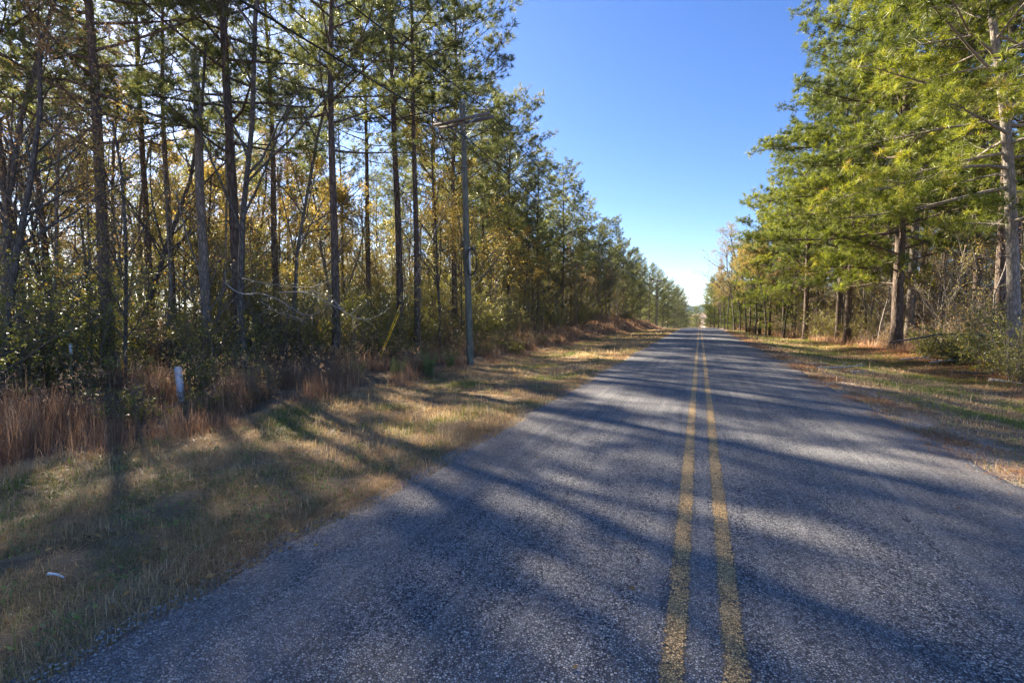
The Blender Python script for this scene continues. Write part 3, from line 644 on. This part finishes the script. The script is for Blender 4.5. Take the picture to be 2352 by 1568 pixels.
for i in range(44):
    y=rl.uniform(80,260); x=max(0.,float(xc(y)))+6.5+rl.uniform(0,26)
    place(rl.choice([BPINES[2],BPINES[2],BPINES[0],GOLD[0]]),'pine_tree','pine tree',x,y,(LM_R,),'far trees beyond the crest on the right',rl.uniform(.55,.8),rl.uniform(0,6))
for i in range(50):
    y=rl.uniform(210,330); x=rl.uniform(-26,30); cs_=.66 if -14<x<6 else 1.0
    if abs(x-float(xc(y)))<6: x+=6 if y<230 else 0
    place(rl.choice([BPINES[2],PINES[5],GOLD[1],BPINES[2]]),'pine_tree','tree',x,y,(LM_R,),'trees closing the view beyond the crest',cs_*rl.uniform(.8,1.05),rl.uniform(0,6))
tk=list(tkR)
for x,y in scatter(50,(16,56),(7,80),2.0,27,tk,lambda x,y:x>edgeR(y)+5):
    place(rl.choice(OLT+TAN),'broadleaf_tree','tree',x,y,(LM_R,),'broadleaf trees deep in the right woods',rl.uniform(.6,.95),rl.uniform(0,6))
for x,y in scatter(40,(8,42),(6,76),2.0,22,tk,lambda x,y:x>edgeR(y)+1):
    lib=rl.choice([TAN,BARE,GOLD,TAN]); place(rl.choice(lib),'broadleaf_tree','tree',x,y,(LM_R,),'broadleaf trees deep in the right woods',rl.uniform(.5,.85),rl.uniform(0,6))
for x,y in scatter(110,(5,26),(7,78),.9,23,tk,lambda x,y:edgeR(y)<x<edgeR(y)+12):
    place(rl.choice(SAP),'sapling','sapling',x,y,(LM_R,),'saplings in the right woods',rl.uniform(.6,1.1),rl.uniform(0,6),(rl.uniform(-.1,.1),rl.uniform(-.1,.1)))
tk=[]
for x,y in scatter(100,(4,18),(8,84),.9,24,tk,lambda x,y:edgeR(y)-.4<x<edgeR(y)+3.5):
    lib=rl.choice([BRUSH,BRUSH,OLIVE,[BRUSH[0]],[HOLLY[3],OLIVE[0]]] ); place(rl.choice(lib),'shrub','shrub',x,y,(LM_R,),'brush along the right woods',rl.uniform(.6,1.15),rl.uniform(0,6))
for x,y in scatter(90,(9,34),(6,90),1.6,25,tk,lambda x,y:x>edgeR(y)+3):
    place(rl.choice(BRUSH+OLIVE),'shrub','shrub',x,y,(LM_R,),'undergrowth inside the right woods',rl.uniform(1.0,1.8),rl.uniform(0,6))
for (xd,D,k,s,lab) in ((2345,13,0,.62,'dark evergreen bush at the right edge beside the leaning pine'),(2270,15,1,.75,'dark evergreen bush left of the leaning pine foot'),(2200,17,3,1.0,'low dark bush at the wood edge right of the huge pine'),(2140,20,3,.9,'small dark bush close to the foot of the huge pine'),(2240,17,2,.6,'tall cedar-like bush behind the dark bushes on the right')):
    x,y=at(xd,D); place(HOLLY[k],'shrub','shrub',x,y,lab,'dark bushes at the right edge',s,rl.uniform(0,6))

# ------------------------------------------------------------------ utility poles
M_pole=bark_mat('weathered_pole',(.07,.068,.05),(.16,.155,.12),(.25,.235,.185),.8,.25,False)
M_arm=plain('weathered_crossarm',(.17,.15,.145),.8,sc=8,bump=.3)
M_galv=plain('galvanised_steel',(.42,.44,.47),.4,.8)
M_porc=plain('porcelain_insulator',(.42,.44,.47),.2,0,.1)
M_black=plain('black_cable',(.015,.015,.016),.45)
M_white=plain('white_plastic',(.72,.72,.74),.5,0,.06)
M_yel=plain('yellow_plastic',(1.0,.56,.01),.4,0,.03)
def wire_mesh(pts,rad=.009,k=5,mat=M_black,name='wire'):
    mb=MB(); mb.tube(pts,rad,k); return mb.mesh(name,mat,True)
def sagline(a,b,sag,n=40):
    a=np.array(a,float);b=np.array(b,float);t=np.linspace(0,1,n)[:,None]
    P=a+(b-a)*t; P[:,2]-=sag*4*(t*(1-t))[:,0]; return P
def utility_pole(x,y,lean,H,label):
    e=empty('utility_pole',(x,y,g1(x,y))); e.rotation_euler=(0,lean,0); tag(e,label,'utility pole','utility poles')
    mb=MB(); mb.tube([[0,0,-.5],[0,0,0],[0,0,H*.5],[0,0,H-.02],[0,0,H]],[.145,.138,.12,.10,.09],16); link('shaft',mb.mesh('pole_shaft',M_pole,True),e)
    zt=H-.62
    for sy in (-1,1):
        mb=MB(); mb.box([0,sy*.165,zt],2.4,.075,.095); link('crossarm',mb.mesh('crossarm',M_arm),e)
        for sx in (-1,1):
            mb=MB(); mb.tube([[sx*.70,sy*.232,zt-.04],[sx*.30,sy*.228,zt-.30],[0,sy*.19,zt-.52]],[.022,.022,.022],4); link('brace',mb.mesh('brace',M_galv),e)
    for px,pz in ((-1.12,zt+.0625),(.0,H),(1.05,zt+.0625),(-.55,zt+.0625)):
        mb=MB(); yy=-.165 if px else 0; mb.tube([[px,yy,pz-.02],[px,yy,pz+.11]],.012,6)
        i=mb.mesh('insulator_pin',M_galv); p=link('insulator_pin',i,e)
        mb=MB(); mb.lathe([px,yy,pz+.08],[(.02,0),(.062,.01),(.07,.045),(.045,.05),(.052,.085),(.03,.095),(.035,.13),(.0,.14)],12); link('insulator',mb.mesh('insulator',M_porc,True),p)
    mb=MB(); mb.tube([[-.11,-.02,zt-.3],[-.12,-.02,H+.15]],.02,8); link('top_bracket',mb.mesh('top_bracket',M_galv),e)
    mb=MB(); mb.lathe([.155,0,H-1.25],[(0,-.05),(.035,-.05),(.02,0),(.035,.05),(0,.05)],10); link('spool',mb.mesh('spool',M_porc,True),e)
    mb=MB(); mb.tube([[-.15*math.cos(a),-.15*math.sin(a),H-2.35] for a in np.linspace(0,6.28,18)],.012,5); link('guy_band',mb.mesh('guy_band',M_galv),e)
    return e,H
PX,PY=at(1080,17.7)
pole,PH=utility_pole(PX,PY,-.028,9.95,'tall weathered wooden utility pole standing on the left verge, slightly leaning')
mb=MB(); mb.box([.165,-.10,4.0-.05],.05,.035,1.15); link('conduit',mb.mesh('conduit',M_white),pole)
for zz in (4.48,3.48):
    mb=MB(); mb.tube([[.05,-.13,zz],[.44,-.13,zz+.01]],.012,5); mb.tube([[.05,-.13,zz],[.05,-.2,zz+.05]],.01,4); mb.tube([[.42,-.13,zz],[.42,-.22,zz+.05]],.01,4); link('bracket',mb.mesh('bracket',M_galv),pole)
# coil of cable
ang=np.linspace(0,2*np.pi*7,300); jr=rng(4).normal(size=6)*.02
cp=np.stack([ .20*np.cos(ang)*(1+jr[(ang/6.3).astype(int)%6]) , .03*np.sin(ang*.37)-.02, .50*np.sin(ang)*(1+.03*np.sin(ang*.14))],-1)
mb=MB(); mb.tube(cp,.015,6)
lx=PX-.028*4+.28; o=link('cable_coil',mb.mesh('cable_coil',M_black,True),None,(lx,PY-.17,g1(PX,PY)+3.98)); tag(o,'black coil of cable hanging on the side of the near utility pole','cable coil')
o.rotation_euler=(0,0,R(8))
P2=at(1508,104); P3=at(1548,168)
utility_pole(P2[0],P2[1],0,10.6,'far utility pole on the left verge, the nearer of the two small ones')
utility_pole(P3[0],P3[1],0,10.2,'farthest utility pole, tiny beside the road crest on the left')
g=g1(PX,PY); g2=g1(*P2)
def top(dx,h): return (PX-.028*h+dx,PY-.16,g+h)
for dx,h,lab in ((-1.12,9.55,'left overhead wire running from pole to pole'),(1.05,9.55,'right overhead wire running from pole to pole'),(.155,8.70,'lower overhead wire running from pole to pole')):
    a=top(dx,h); b=(P2[0]+dx*.9,P2[1],g2+h+.5)
    c=(PX-3.2+dx,PY-70,g+h+.2)
    pts=np.vstack([sagline(c,a,.9,40),sagline(a,b,1.5,60)[1:]])
    tag(link('overhead_wire',wire_mesh(pts,.02)),lab,'wire','overhead wires')
# guy wire with yellow guard
gx0,gy0=at(868,17.2); gzv=g1(gx0,gy0)
aa=np.array([gx0,gy0,gzv]); bb=np.array([PX-.028*7.6-.14,PY,g+7.6])
e=empty('guy_wire',aa); tag(e,'guy wire with a yellow plastic guard anchored left of the near utility pole','guy wire')
link('cable',wire_mesh([(0,0,-.2),tuple(bb-aa)],.006,5,M_galv),e)
d=unit(bb-aa)
mb=MB(); mb.tube([d*.0,d*1.1,d*2.05],[.022,.025,.022],10); link('guard',mb.mesh('guard',M_yel,True),e)
dd=unit(d+np.array([-.035,-.02,0])); mb=MB(); mb.tube([d*.5+[-.03,-.03,0],dd*2.3],[.015,.018],8); link('guard',mb.mesh('guard',M_yel,True),e)

# marker posts
M_conc=plain('painted_concrete',(.60,.60,.64),.7,0,.15,14,.2)
x,y=at(410,9.8); e=empty('marker_post',(x,y,g1(x,y))); e.rotation_euler=(0,R(-4),R(20)); tag(e,'square white marker post in the brown grass by the left thicket','marker post')
mb=MB(); a=.05; v=[]
for z,s in ((-.3,1),(.70,1),(.75,.62)): v+=[[-a*s,-a*s,z],[a*s,-a*s,z],[a*s,a*s,z],[-a*s,a*s,z]]
qd=[]
for L in (0,4): qd+=[[L+i,L+(i+1)%4,L+4+(i+1)%4,L+4+i] for i in range(4)]
mb.add(v,qd+[[8,9,10,11]]); link('post',mb.mesh('marker_post',M_conc),e)
mb=MB(); mb.tube([[a*1.03*cx,a*1.03*cy,.58] for cx,cy in ((-1,-1),(1,-1),(1,1),(-1,1),(-1,-1))],.006,4); link('wire_band',mb.mesh('wire_band',M_galv),e)
x,y=at(160,9.6); o=empty('marker_stake',(x,y,g1(x,y))); tag(o,'thin small white-topped stake in the thicket at the far left','stake')
mb=MB(); mb.box([0,0,.45],.045,.03,.9); link('stake',mb.mesh('stake',M_barkg),o)
mb=MB(); mb.box([0,-.002,1.0],.06,.034,.22); link('white_tag',mb.mesh('white_tag',M_white),o)

# curved pale bare branch hanging over the left brush
M_pale=plain('pale_branch_wood',(.42,.38,.34),.7)  # pale grey-tan wood, shared by the bare branches and fallen sticks
r=rng(17); mb=MB()
def P3d(xd,yd,D):
    X=(xd-1176)/F*D; zz=CAMH+(721-yd)/F*D; return [X*math.cos(YAW)-D*math.sin(YAW),X*math.sin(YAW)+D*math.cos(YAW),zz]
def smooth(pts,n=24):
    pts=np.array(pts,float); t=np.linspace(0,1,len(pts)); s=np.linspace(0,1,n)
    out=np.stack([np.interp(s,t,pts[:,i]) for i in range(3)],-1)
    for _ in range(3): out[1:-1]=(out[:-2]+2*out[1:-1]+out[2:])/4
    return out
for pts,ra in (([(520,650,11.8),(560,680,11.5),(610,672,11.1),(650,690,10.9),(690,715,10.8),(720,723,10.7),(738,712,10.6)],.016),
               ([(640,672,11.1),(700,668,10.8),(740,685,10.5),(790,715,10.2),(830,735,10.0),(865,728,9.9),(890,712,9.9)],.011),
               ([(690,668,10.9),(730,668,10.6),(770,690,10.3),(800,725,10.1)],.007),([(560,640,11.4),(640,655,11),(720,660,10.6),(770,640,10.4)],.008),([(600,690,11.2),(640,720,11),(690,735,10.8)],.006)):
    P=smooth([P3d(*p) for p in pts]); P=P+np.cumsum(r.normal(size=P.shape)*.006,0); mb.tube(P,np.linspace(ra*.8,.003,len(P)),5,.5)
    for i in range(9):
        k=int(r.integers(3,22)); mb.tube(curve(P[k],unit(P[min(k+1,23)]-P[k])+r.normal(size=3)*.6,r.uniform(.15,.6),4,.0,r,.2),[.004,.0035,.003,.0025,.002],3,.5)
o=link('bare_branch',mb.mesh('bare_branch',M_pale,True)); tag(o,'pale leafless branches curving out of the left thicket below the thick pine','branch')

# sticks, logs
def log(name,x,y,L,rad,rz,label,mat=M_pale,tw=3,cat='stick',lift=.0,seed=1):
    r=rng(seed); e=empty(name,(x,y,g1(x,y)+rad*.7)); e.rotation_euler=(0,0,rz); tag(e,label,cat,'fallen sticks and logs')
    mb=MB(); P=curve([-L/2,0,0],[1,0,lift],L,8,-lift*1.3,r,.07); mb.tube(P,np.linspace(rad,rad*.5,len(P)),7)
    for i in range(tw):
        k=r.integers(2,7); mb.tube(curve(P[k],[.6,r.choice([-1,1])*r.uniform(.4,1),r.uniform(.1,.6)],L*r.uniform(.15,.35),4,-.1,r,.12),np.linspace(rad*.4,.003,5),5)
    link('wood',mb.mesh(name+'_wood',mat,True),e); return e
x,y=at(1940,15.5); log('fallen_stick',x,y,1.5,.03,.1,'rotten pale stick lying on the grass right of the road',seed=2)
x,y=at(1990,15.0); log('fallen_stick',x,y,.9,.025,.5,'shorter pale stick on the grass right of the road, beside the longer one',seed=3)
x,y=at(1880,16.5); log('fallen_stick',x,y,.6,.025,.2,'small bark piece on the right verge nearest the road',seed=4)
x,y=at(2200,17.0); log('fallen_branch',x,y,1.8,.03,.3,'long bare fallen branch on the needle litter right of the huge pine',tw=5,lift=.2,cat='branch',seed=5)
x,y=at(2130,18.4); log('fallen_branch',x,y,1.6,.03,-.5,'leaning bare branch in front of the right brush',tw=5,lift=.5,cat='branch',seed=6)
x,y=at(2335,13.0); log('broken_log',x,y,1.0,.07,-.7,'thick broken pale log end at the right edge of the verge',M_barkp,2,'log',.1,seed=7)
x,y=at(2290,14.6); log('fallen_branch',x,y,2.2,.035,.15,'grey branch pile piece at the wood edge near the leaning pine',M_barkg,5,'branch',.1,seed=8)
x,y=at(2300,16.5); log('leaning_pole_tree',x-.6,y,7.0,.06,R(190),'slanted dead stem leaning across the right thicket',M_barkg,3,'dead stem',.9,seed=9)
X0,Y0=at(95,2.95); X0,Y0=(lambda p:(p[0],p[1]))(P3d(95,1340,3.05)[:2]); log('lichen_stick',X0,Y0,.13,.010,.3,'small whitish twig lying in the left foreground grass',M_white,0,'twig',.1,seed=10).location.z=g1(X0,Y0)+.05

# ------------------------------------------------------------------ grass, litter, gravel (stuff)
M_grass=leaf_mat('verge_grass',[(0,(.11,.16,.04)),(.30,(.27,.32,.07)),(.38,(.20,.13,.07)),(.55,(.40,.28,.155)),(.8,(.55,.41,.24)),(1,(.70,.58,.40))],.45,.5,.35,(1.1,1.0,.75),0)
M_sedge=leaf_mat('brown_sedge',[(0,(.16,.10,.065)),(.45,(.34,.215,.135)),(1,(.66,.52,.37))],.55,.5,.35,(1.15,.95,.75),0)
M_straw=leaf_mat('pine_straw',[(0,(.14,.055,.025)),(.6,(.34,.16,.065)),(1,(.46,.29,.14))],.2,.6,.3,(1,1,1),0)
def hash2(x,y): 
    return .5+.25*np.sin(x*1.7+np.sin(y*1.1)*2)+.25*np.sin(y*1.3+np.sin(x*.9+1)*2+x*.3)
def strands(mb,x,y,H,W,tone,r,curl=.7,segs=2,z0=None):
    """curved ribbons, two quads and a tip"""
    n=len(x); z=gz(x,y) if z0 is None else z0
    a=r.uniform(0,2*np.pi,n); lean=np.stack([np.cos(a),np.sin(a),np.zeros(n)],-1)
    s=np.stack([-np.sin(a+r.normal(size=n)),np.cos(a+r.normal(size=n)),np.zeros(n)],-1)
    B=np.stack([x,y,z-.01],-1); c=np.abs(r.normal(size=n))*curl
    up=np.array([0,0,1.]); H=H.reshape(-1,1); W=W.reshape(-1,1); c=c.reshape(-1,1)
    p1=B+up*H*.5/(1+c*.4)+lean*H*c*.18; p2=B+up*H*(1.0/(1+c*.75))+lean*H*c*.65
    V=np.stack([B-s*W*.5,B+s*W*.5,p1+s*W*.4,p1-s*W*.4,p2],1).reshape(-1,3)
    i=np.arange(n)[:,None]*5
    mb.add(V,np.hstack([i,i+1,i+2,i+3]),np.hstack([i+3,i+2,i+4]),np.repeat(tone,5))
r=rng(201)
def cloud(n,xlo,xhi,y0=.1,y1=70,pw=1.9):
    """points denser near the camera"""
    u=r.uniform(size=n); y=(y0**(1-pw)+(u)*(y1**(1-pw)-y0**(1-pw)))**(1/(1-pw)) if pw!=1 else y0*(y1/y0)**u
    x=r.uniform(xlo,xhi,n); return x,y
def edgeL(y): return -(2.86+fn(y,1)*.55+.14*(1-sm(2,7,y)))
def edgeRr(y): return 3.05+fn(y,4)*.55+.22*(1-sm(4,12,y))
for side in (0,1):
    mb=MB()
    n=260000 if side==0 else 150000
    y=-1+ (2.2*((74/2.2)**r.uniform(size=n))) if side==0 else 2.0+(2.5*((72/2.5)**r.uniform(size=n)))
    if side==0: x=np.array(edgeL(y))+.16-np.abs(r.uniform(0,1,n))**.9*(5.6)
    else: x=edgeRr(y)+.25+r.uniform(0,1,n)*np.interp(y,[0,25,40,64,90],[5.8,6.2,5.2,2.6,2.6])
    d=np.hypot(x,y); k=np.clip(d/6,.55,9)
    g=hash2(x,y)+.35*hash2(x*3.1,y*2.7)+r.normal(size=n)*.12; pt=hash2(x*.8+5,y*.7)*.5+hash2(x*4.3,y*3.9+1)*.5
    if side==0:
        tone=np.where(g>1.0,r.uniform(.0,.34,n),np.clip(.38+.62*(pt*.7+r.uniform(-.15,.45,n)),.38,1)); H=(.03+.16*hash2(x*2.3+3,y*2.1)*pt)*r.uniform(.4,1.6,n)
        dens=np.ones(n)
    else:
        gr=sm(3.6,5.2,x-0)*1.0; tone=np.where((g+gr*.35>.95),r.uniform(.0,.36,n),r.uniform(.38,.95,n)); H=(.045+.07*hash2(x*2+3,y*2))*r.uniform(.5,1.4,n)
        dens=np.clip(.35+gr*.7,0,1)*(1-.75*sm(7.4,8.8,x)*(y<45))
    m_=r.uniform(size=n)<dens
    x,y,k,tone,H=x[m_],y[m_],k[m_],tone[m_],H[m_]
    strands(mb,x,y,H*np.clip(k**.25,1,1.6),.0046*k,np.clip(tone,0,1),r,1.9)
    if side==0:
        n=70000; xx=-3.0-5.0*r.uniform(size=n)**1.1; yy=r.uniform(-.3,8,n); kk=xx<edgeL(yy)+.05; xx,yy=xx[kk],yy[kk]; n=len(xx)
        pp=hash2(xx*.8+5,yy*.7)*.5+hash2(xx*4.3,yy*3.9+1)*.5; gg=hash2(xx*1.5+3,yy*1.7+2)+.4*hash2(xx*5,yy*5)
        strands(mb,xx,yy,(.03+.13*pp)*r.uniform(.3,1.8,n),.0042*np.clip(np.hypot(xx,yy)/4,.7,3),np.where((gg+.25*(yy<4)*(xx<-3.6)>.92)&(r.uniform(size=n)<.55),r.uniform(0,.34,n),np.clip(.40+.6*r.beta(2,2,n)*(.5+pp),.38,1)),r,2.2)
    n=26000; yy=-.8+1.2*((60/1.2)**r.uniform(size=n))
    cl=.5+.5*np.sin(yy*2.1+side)*np.sin(yy*.83+2)+.25*np.sin(yy*7.3)
    e=(np.array(edgeL(yy))+.10) if side==0 else -(edgeRr(yy)-.02)
    xx=e-np.abs(r.normal(size=n))*.35+.22*cl*r.uniform(size=n); xx=xx if side==0 else -xx
    kk=r.uniform(size=n)<(np.clip(.25+cl,0.1,1) if side==0 else np.clip(cl*.6,0.02,.5)); xx,yy=xx[kk],yy[kk]; n=len(xx)
    strands(mb,xx,yy,r.uniform(.05,.16,n),.0035*np.clip(np.hypot(xx,yy)/5,.6,8),np.where(r.uniform(size=n)<.22,r.uniform(0,.34,n),r.uniform(.45,1,n)),r,1.3)
    # scattered tall stems
    n=900 if side==0 else 350
    if side==0: y=2+55*r.uniform(size=n)**1.3; x=np.array(edgeL(y))-r.uniform(.1,5.2,n)
    else: y=4+50*r.uniform(size=n)**1.3; x=edgeRr(y)+r.uniform(.4,4,n)
    strands(mb,x,y,r.uniform(.2,.42,n),.004*np.clip(np.hypot(x,y)/6,.8,5),r.uniform(.6,1,n),r,.6)
    o=link('grass',mb.mesh('grass',M_grass))
    tag(o,('dry tan and green grass covering the left verge' if side==0 else 'short green and tan grass covering the right verge'),'grass',kind='stuff')
# brown sedge band on the left
mb=MB(); n=170000
y=.5+3*((100/3)**r.uniform(size=n))-2; 
uu=r.uniform(size=n); lo=np.interp(y,[0,15,40,60,110],[-7.6,-7.3,-7.4,-6.9,-6.0]); hi=np.interp(y,[0,15,40,60,110],[-11.8,-11.8,-13,-12.5,-12.0])
x=lo+(hi-lo)*uu
cl=hash2(x*1.9+1,y*1.6); kk=r.uniform(size=n)<np.clip(cl*2.2-.75,.04,1)*np.interp(y,[0,9,13,30],[1,1,.7,.8]); x,y,uu,cl=x[kk],y[kk],uu[kk],cl[kk]
x=x+r.normal(size=len(x))*.06; n=len(x); d=np.hypot(x,y); k=np.clip(d/8,.8,8)
H=(.15+.75*np.clip(cl,0,1))*(.3+.7*sm(0,.35,uu))*r.uniform(.3,1.35,n)*np.interp(y,[0,9,13,60],[1,1,.7,.8])
strands(mb,x,y,H,.0045*k,np.clip(r.normal(.30,.2,n)+.35*hash2(x*2.7,y*2.3+4),0,1),r,.8)
# seed plumes
n=2600; y=1+60*r.uniform(size=n)**1.5; x=-7.6-r.uniform(0,3,n); z=gz(x,y)+r.uniform(.6,1.15,n)
P=np.repeat(np.stack([x,y,z],-1),7,0); N=len(P); P=P+r.normal(size=(N,3))*[.03,.03,.06]
blades(mb,P,unit(r.normal(size=(N,3))+[0,0,.8]),.05*r.uniform(.5,1.3,N),.008,np.clip(r.normal(.85,.12,N),0,1),r)
tag(link('brown_sedge',mb.mesh('brown_sedge',M_sedge)),'tall rust-brown dry grass along the foot of the left woods','tall grass',kind='stuff')
# brown undergrowth floor in right woods edge
mb=MB(); n=50000; y=8+75*r.uniform(size=n)**1.2; e=np.interp(y,[0,25,40,64,120],[10,10.6,9,6.0,6.0]); x=e-.6+r.uniform(0,5,n)
strands(mb,x,y,r.uniform(.15,.7,n),.005*np.clip(np.hypot(x,y)/8,1,6),np.clip(r.normal(.6,.2,n),0,1),r,.9)
tag(link('dry_undergrowth',mb.mesh('dry_undergrowth',M_sedge)),'tangled tan dry undergrowth along the right wood edge','undergrowth',kind='stuff')
# pine straw
mb=MB(); n=60000
sd=r.choice([0,1,2],n,p=[.12,.44,.44]); y=2.0+2.0*((60/2.0)**r.uniform(size=n))-2.2
x=np.where(sd==0,edgeL(y)+np.abs(r.normal(size=n))*-.25+.12*r.normal(size=n), np.where(sd==1,edgeRr(y)+r.normal(size=n)*.30+.25, 7.0+r.uniform(0,4,n)))
hh=hash2(x*.9+7,y*1.4+3)*.6+hash2(x*3.3,y*2.9)*.4; kk=(r.uniform(size=n)<np.clip(hh*2.4-.75,.08,1))|(sd==2); x,y,sd=x[kk],y[kk],sd[kk]; n=len(x)
onroad=(x>edgeL(y)+.02)&(x<edgeRr(y)-.05)
z=np.where(onroad,road_z(x,y)+.006,gz(x,y)+.02)
a=np.where(sd<2,np.pi/2+r.normal(size=n)*.5,r.uniform(0,6.28,n)); L=r.uniform(.06,.14,n)*np.clip(np.hypot(x,y)/8,1,3); kw=.0036*np.clip(np.hypot(x,y)/4,1,8)
D=np.stack([np.cos(a),np.sin(a),r.normal(size=n)*.12],-1); S=np.stack([-np.sin(a),np.cos(a),np.zeros(n)],-1)*kw[:,None]*.5
P=np.stack([x,y,z+r.uniform(0,.02,n)],-1)
V=np.stack([P-S,P+S,P+S+D*L[:,None],P-S+D*L[:,None]],1).reshape(-1,3)
mb.add(V,np.arange(4*n).reshape(-1,4),None,np.repeat(np.clip(r.normal(.5,.22,n),0,1),4))
tag(link('pine_straw',mb.mesh('pine_straw',M_straw)),'orange-brown pine needle litter along the road edges and right wood floor','needle litter',kind='stuff')
# fallen leaves
mb=MB(); n=1500; y=1.5+28*r.uniform(size=n)**1.4; x=np.where(r.uniform(size=n)<.6,-2.6-r.uniform(0,5,n),3+r.uniform(0,6,n)); 
P=np.stack([x,y,np.where((x>edgeL(y))&(x<edgeRr(y)),road_z(x,y)+.01,gz(x,y)+.05)],-1); a=r.uniform(0,6.28,n)
leaves(mb,P,unit(np.stack([np.cos(a),np.sin(a),r.normal(size=n)*.3],-1)),r.uniform(.03,.075,n),r.uniform(.02,.05,n),r.uniform(0,1,n),r)
n=60; y=2+14*r.uniform(size=n); x=r.uniform(-2.6,2.9,n); P=np.stack([x,y,road_z(x,y)+.012],-1); a=r.uniform(0,6.28,n)
leaves(mb,P,unit(np.stack([np.cos(a),np.sin(a),r.uniform(0,.3,n)],-1)),r.uniform(.03,.05,n),r.uniform(.015,.03,n),r.uniform(0,1,n),r)
tag(link('fallen_leaves',mb.mesh('fallen_leaves',M_tan)),'scattered dead brown leaves on the verges','leaf litter',kind='stuff')
# loose gravel at the road edges
mb=MB(); n=16000; sd=r.integers(0,2,n); y=.6+16*r.uniform(size=n)**1.6
x=np.where(sd==0,edgeL(y)+r.normal(size=n)*.16+.05,edgeRr(y)+np.abs(r.normal(size=n))*.35-.15)
on=(x>edgeL(y))&(x<edgeRr(y)-.12); z=np.where(on,road_z(x,y)+.001,gz(x,y)+.004)
oc=np.array([[1,0,0],[0,1,0],[-1,0,0],[0,-1,0],[0,0,1],[0,0,-1]],float); tri=np.array([[0,1,4],[1,2,4],[2,3,4],[3,0,4],[1,0,5],[2,1,5],[3,2,5],[0,3,5]])
sz=r.uniform(.004,.011,n); V=oc[None]*sz[:,None,None]*r.uniform(.6,1.3,(n,6,1))*[1,1,.7]
a=r.uniform(0,6.28,n); ca,sa=np.cos(a)[:,None],np.sin(a)[:,None]
V=np.stack([V[...,0]*ca-V[...,1]*sa,V[...,0]*sa+V[...,1]*ca,V[...,2]],-1)+np.stack([x,y,z],-1)[:,None]
mb.add(V.reshape(-1,3),None,(tri[None]+np.arange(n)[:,None,None]*6).reshape(-1,3),np.repeat(r.uniform(0,1,n),6))
m=NM('gravel_stones'); tn=m.n('ShaderNodeAttribute',attribute_name='tone').outputs['Fac']
c=m.ramp(tn,[(0,(.10,.10,.11)),(.5,(.24,.23,.22)),(1,(.46,.42,.38))]); p=m.n('ShaderNodeBsdfPrincipled',i_Base_Color=c,i_Roughness=.7); m.l(p.outputs[0],m.out.inputs[0])
tag(link('gravel',mb.mesh('gravel',m.m)),'loose grey gravel chips along the road edges','gravel',kind='stuff')

# ------------------------------------------------------------------ thin autumn haze
mb=MB(); mb.box([0,1400,25],9600,7400,120)
hz=bpy.data.materials.new('haze_air'); hz.use_nodes=True; t=hz.node_tree; t.nodes.clear()
o_=t.nodes.new('ShaderNodeOutputMaterial'); pv=t.nodes.new('ShaderNodeVolumePrincipled')
pv.inputs['Density'].default_value=.00016; pv.inputs['Color'].default_value=(.82,.88,1,1); pv.inputs['Anisotropy'].default_value=.6
t.links.new(pv.outputs[0],o_.inputs['Volume'])
tag(link('haze',mb.mesh('haze',hz)),'thin pale haze in the air over the whole road','haze',kind='stuff')

# ------------------------------------------------------------------ low green weeds in the verge
r=rng(333); mb=MB(); n=420
cx_=np.where(r.uniform(size=n)<.75,-3.2-4.6*r.uniform(size=n),3.8+3.5*r.uniform(size=n)); cy_=.2+26*r.uniform(size=n)**1.7
k=26; xx=np.repeat(cx_,k)+r.normal(size=n*k)*.07; yy=np.repeat(cy_,k)+r.normal(size=n*k)*.07; kk=(xx<edgeL(yy)-.02)|(xx>edgeRr(yy)); xx,yy=xx[kk],yy[kk]; N=len(xx)
P=np.stack([xx,yy,gz(xx,yy)+r.uniform(.01,.09,N)],-1)
leaves(mb,P,unit(r.normal(size=(N,3))+[0,0,.7]),r.uniform(.02,.055,N),r.uniform(.010,.022,N),r.uniform(0,1,N),r)
tag(link('ground_weeds',mb.mesh('ground_weeds',M_fern)),'low green leafy weeds growing through the verge grass','weeds',kind='stuff')
# ------------------------------------------------------------------ tell look-alikes apart by distance
from collections import defaultdict
dd_=defaultdict(list)
for o in COL.objects:
    if o.parent is None and 'label' in o and o.get('kind') is None: dd_[o['label']].append(o)
for lab,os_ in dd_.items():
    if len(os_)<2: continue
    os_.sort(key=lambda o:o.location.x**2+o.location.y**2)
    if len(os_)==2: W_=['nearer','farther']
    elif len(os_)==3: W_=['nearest','middle','farthest']
    else:
        for o in os_: o['group']=os_[0].get('group','trees')
        continue
    for o,w_ in zip(os_,W_):
        l2=w_+' '+lab
        if len(l2.replace('-',' ').split())>16: l2=l2.replace('right of','by').replace('left of','by').replace('in line with','by')
        o['label']=l2
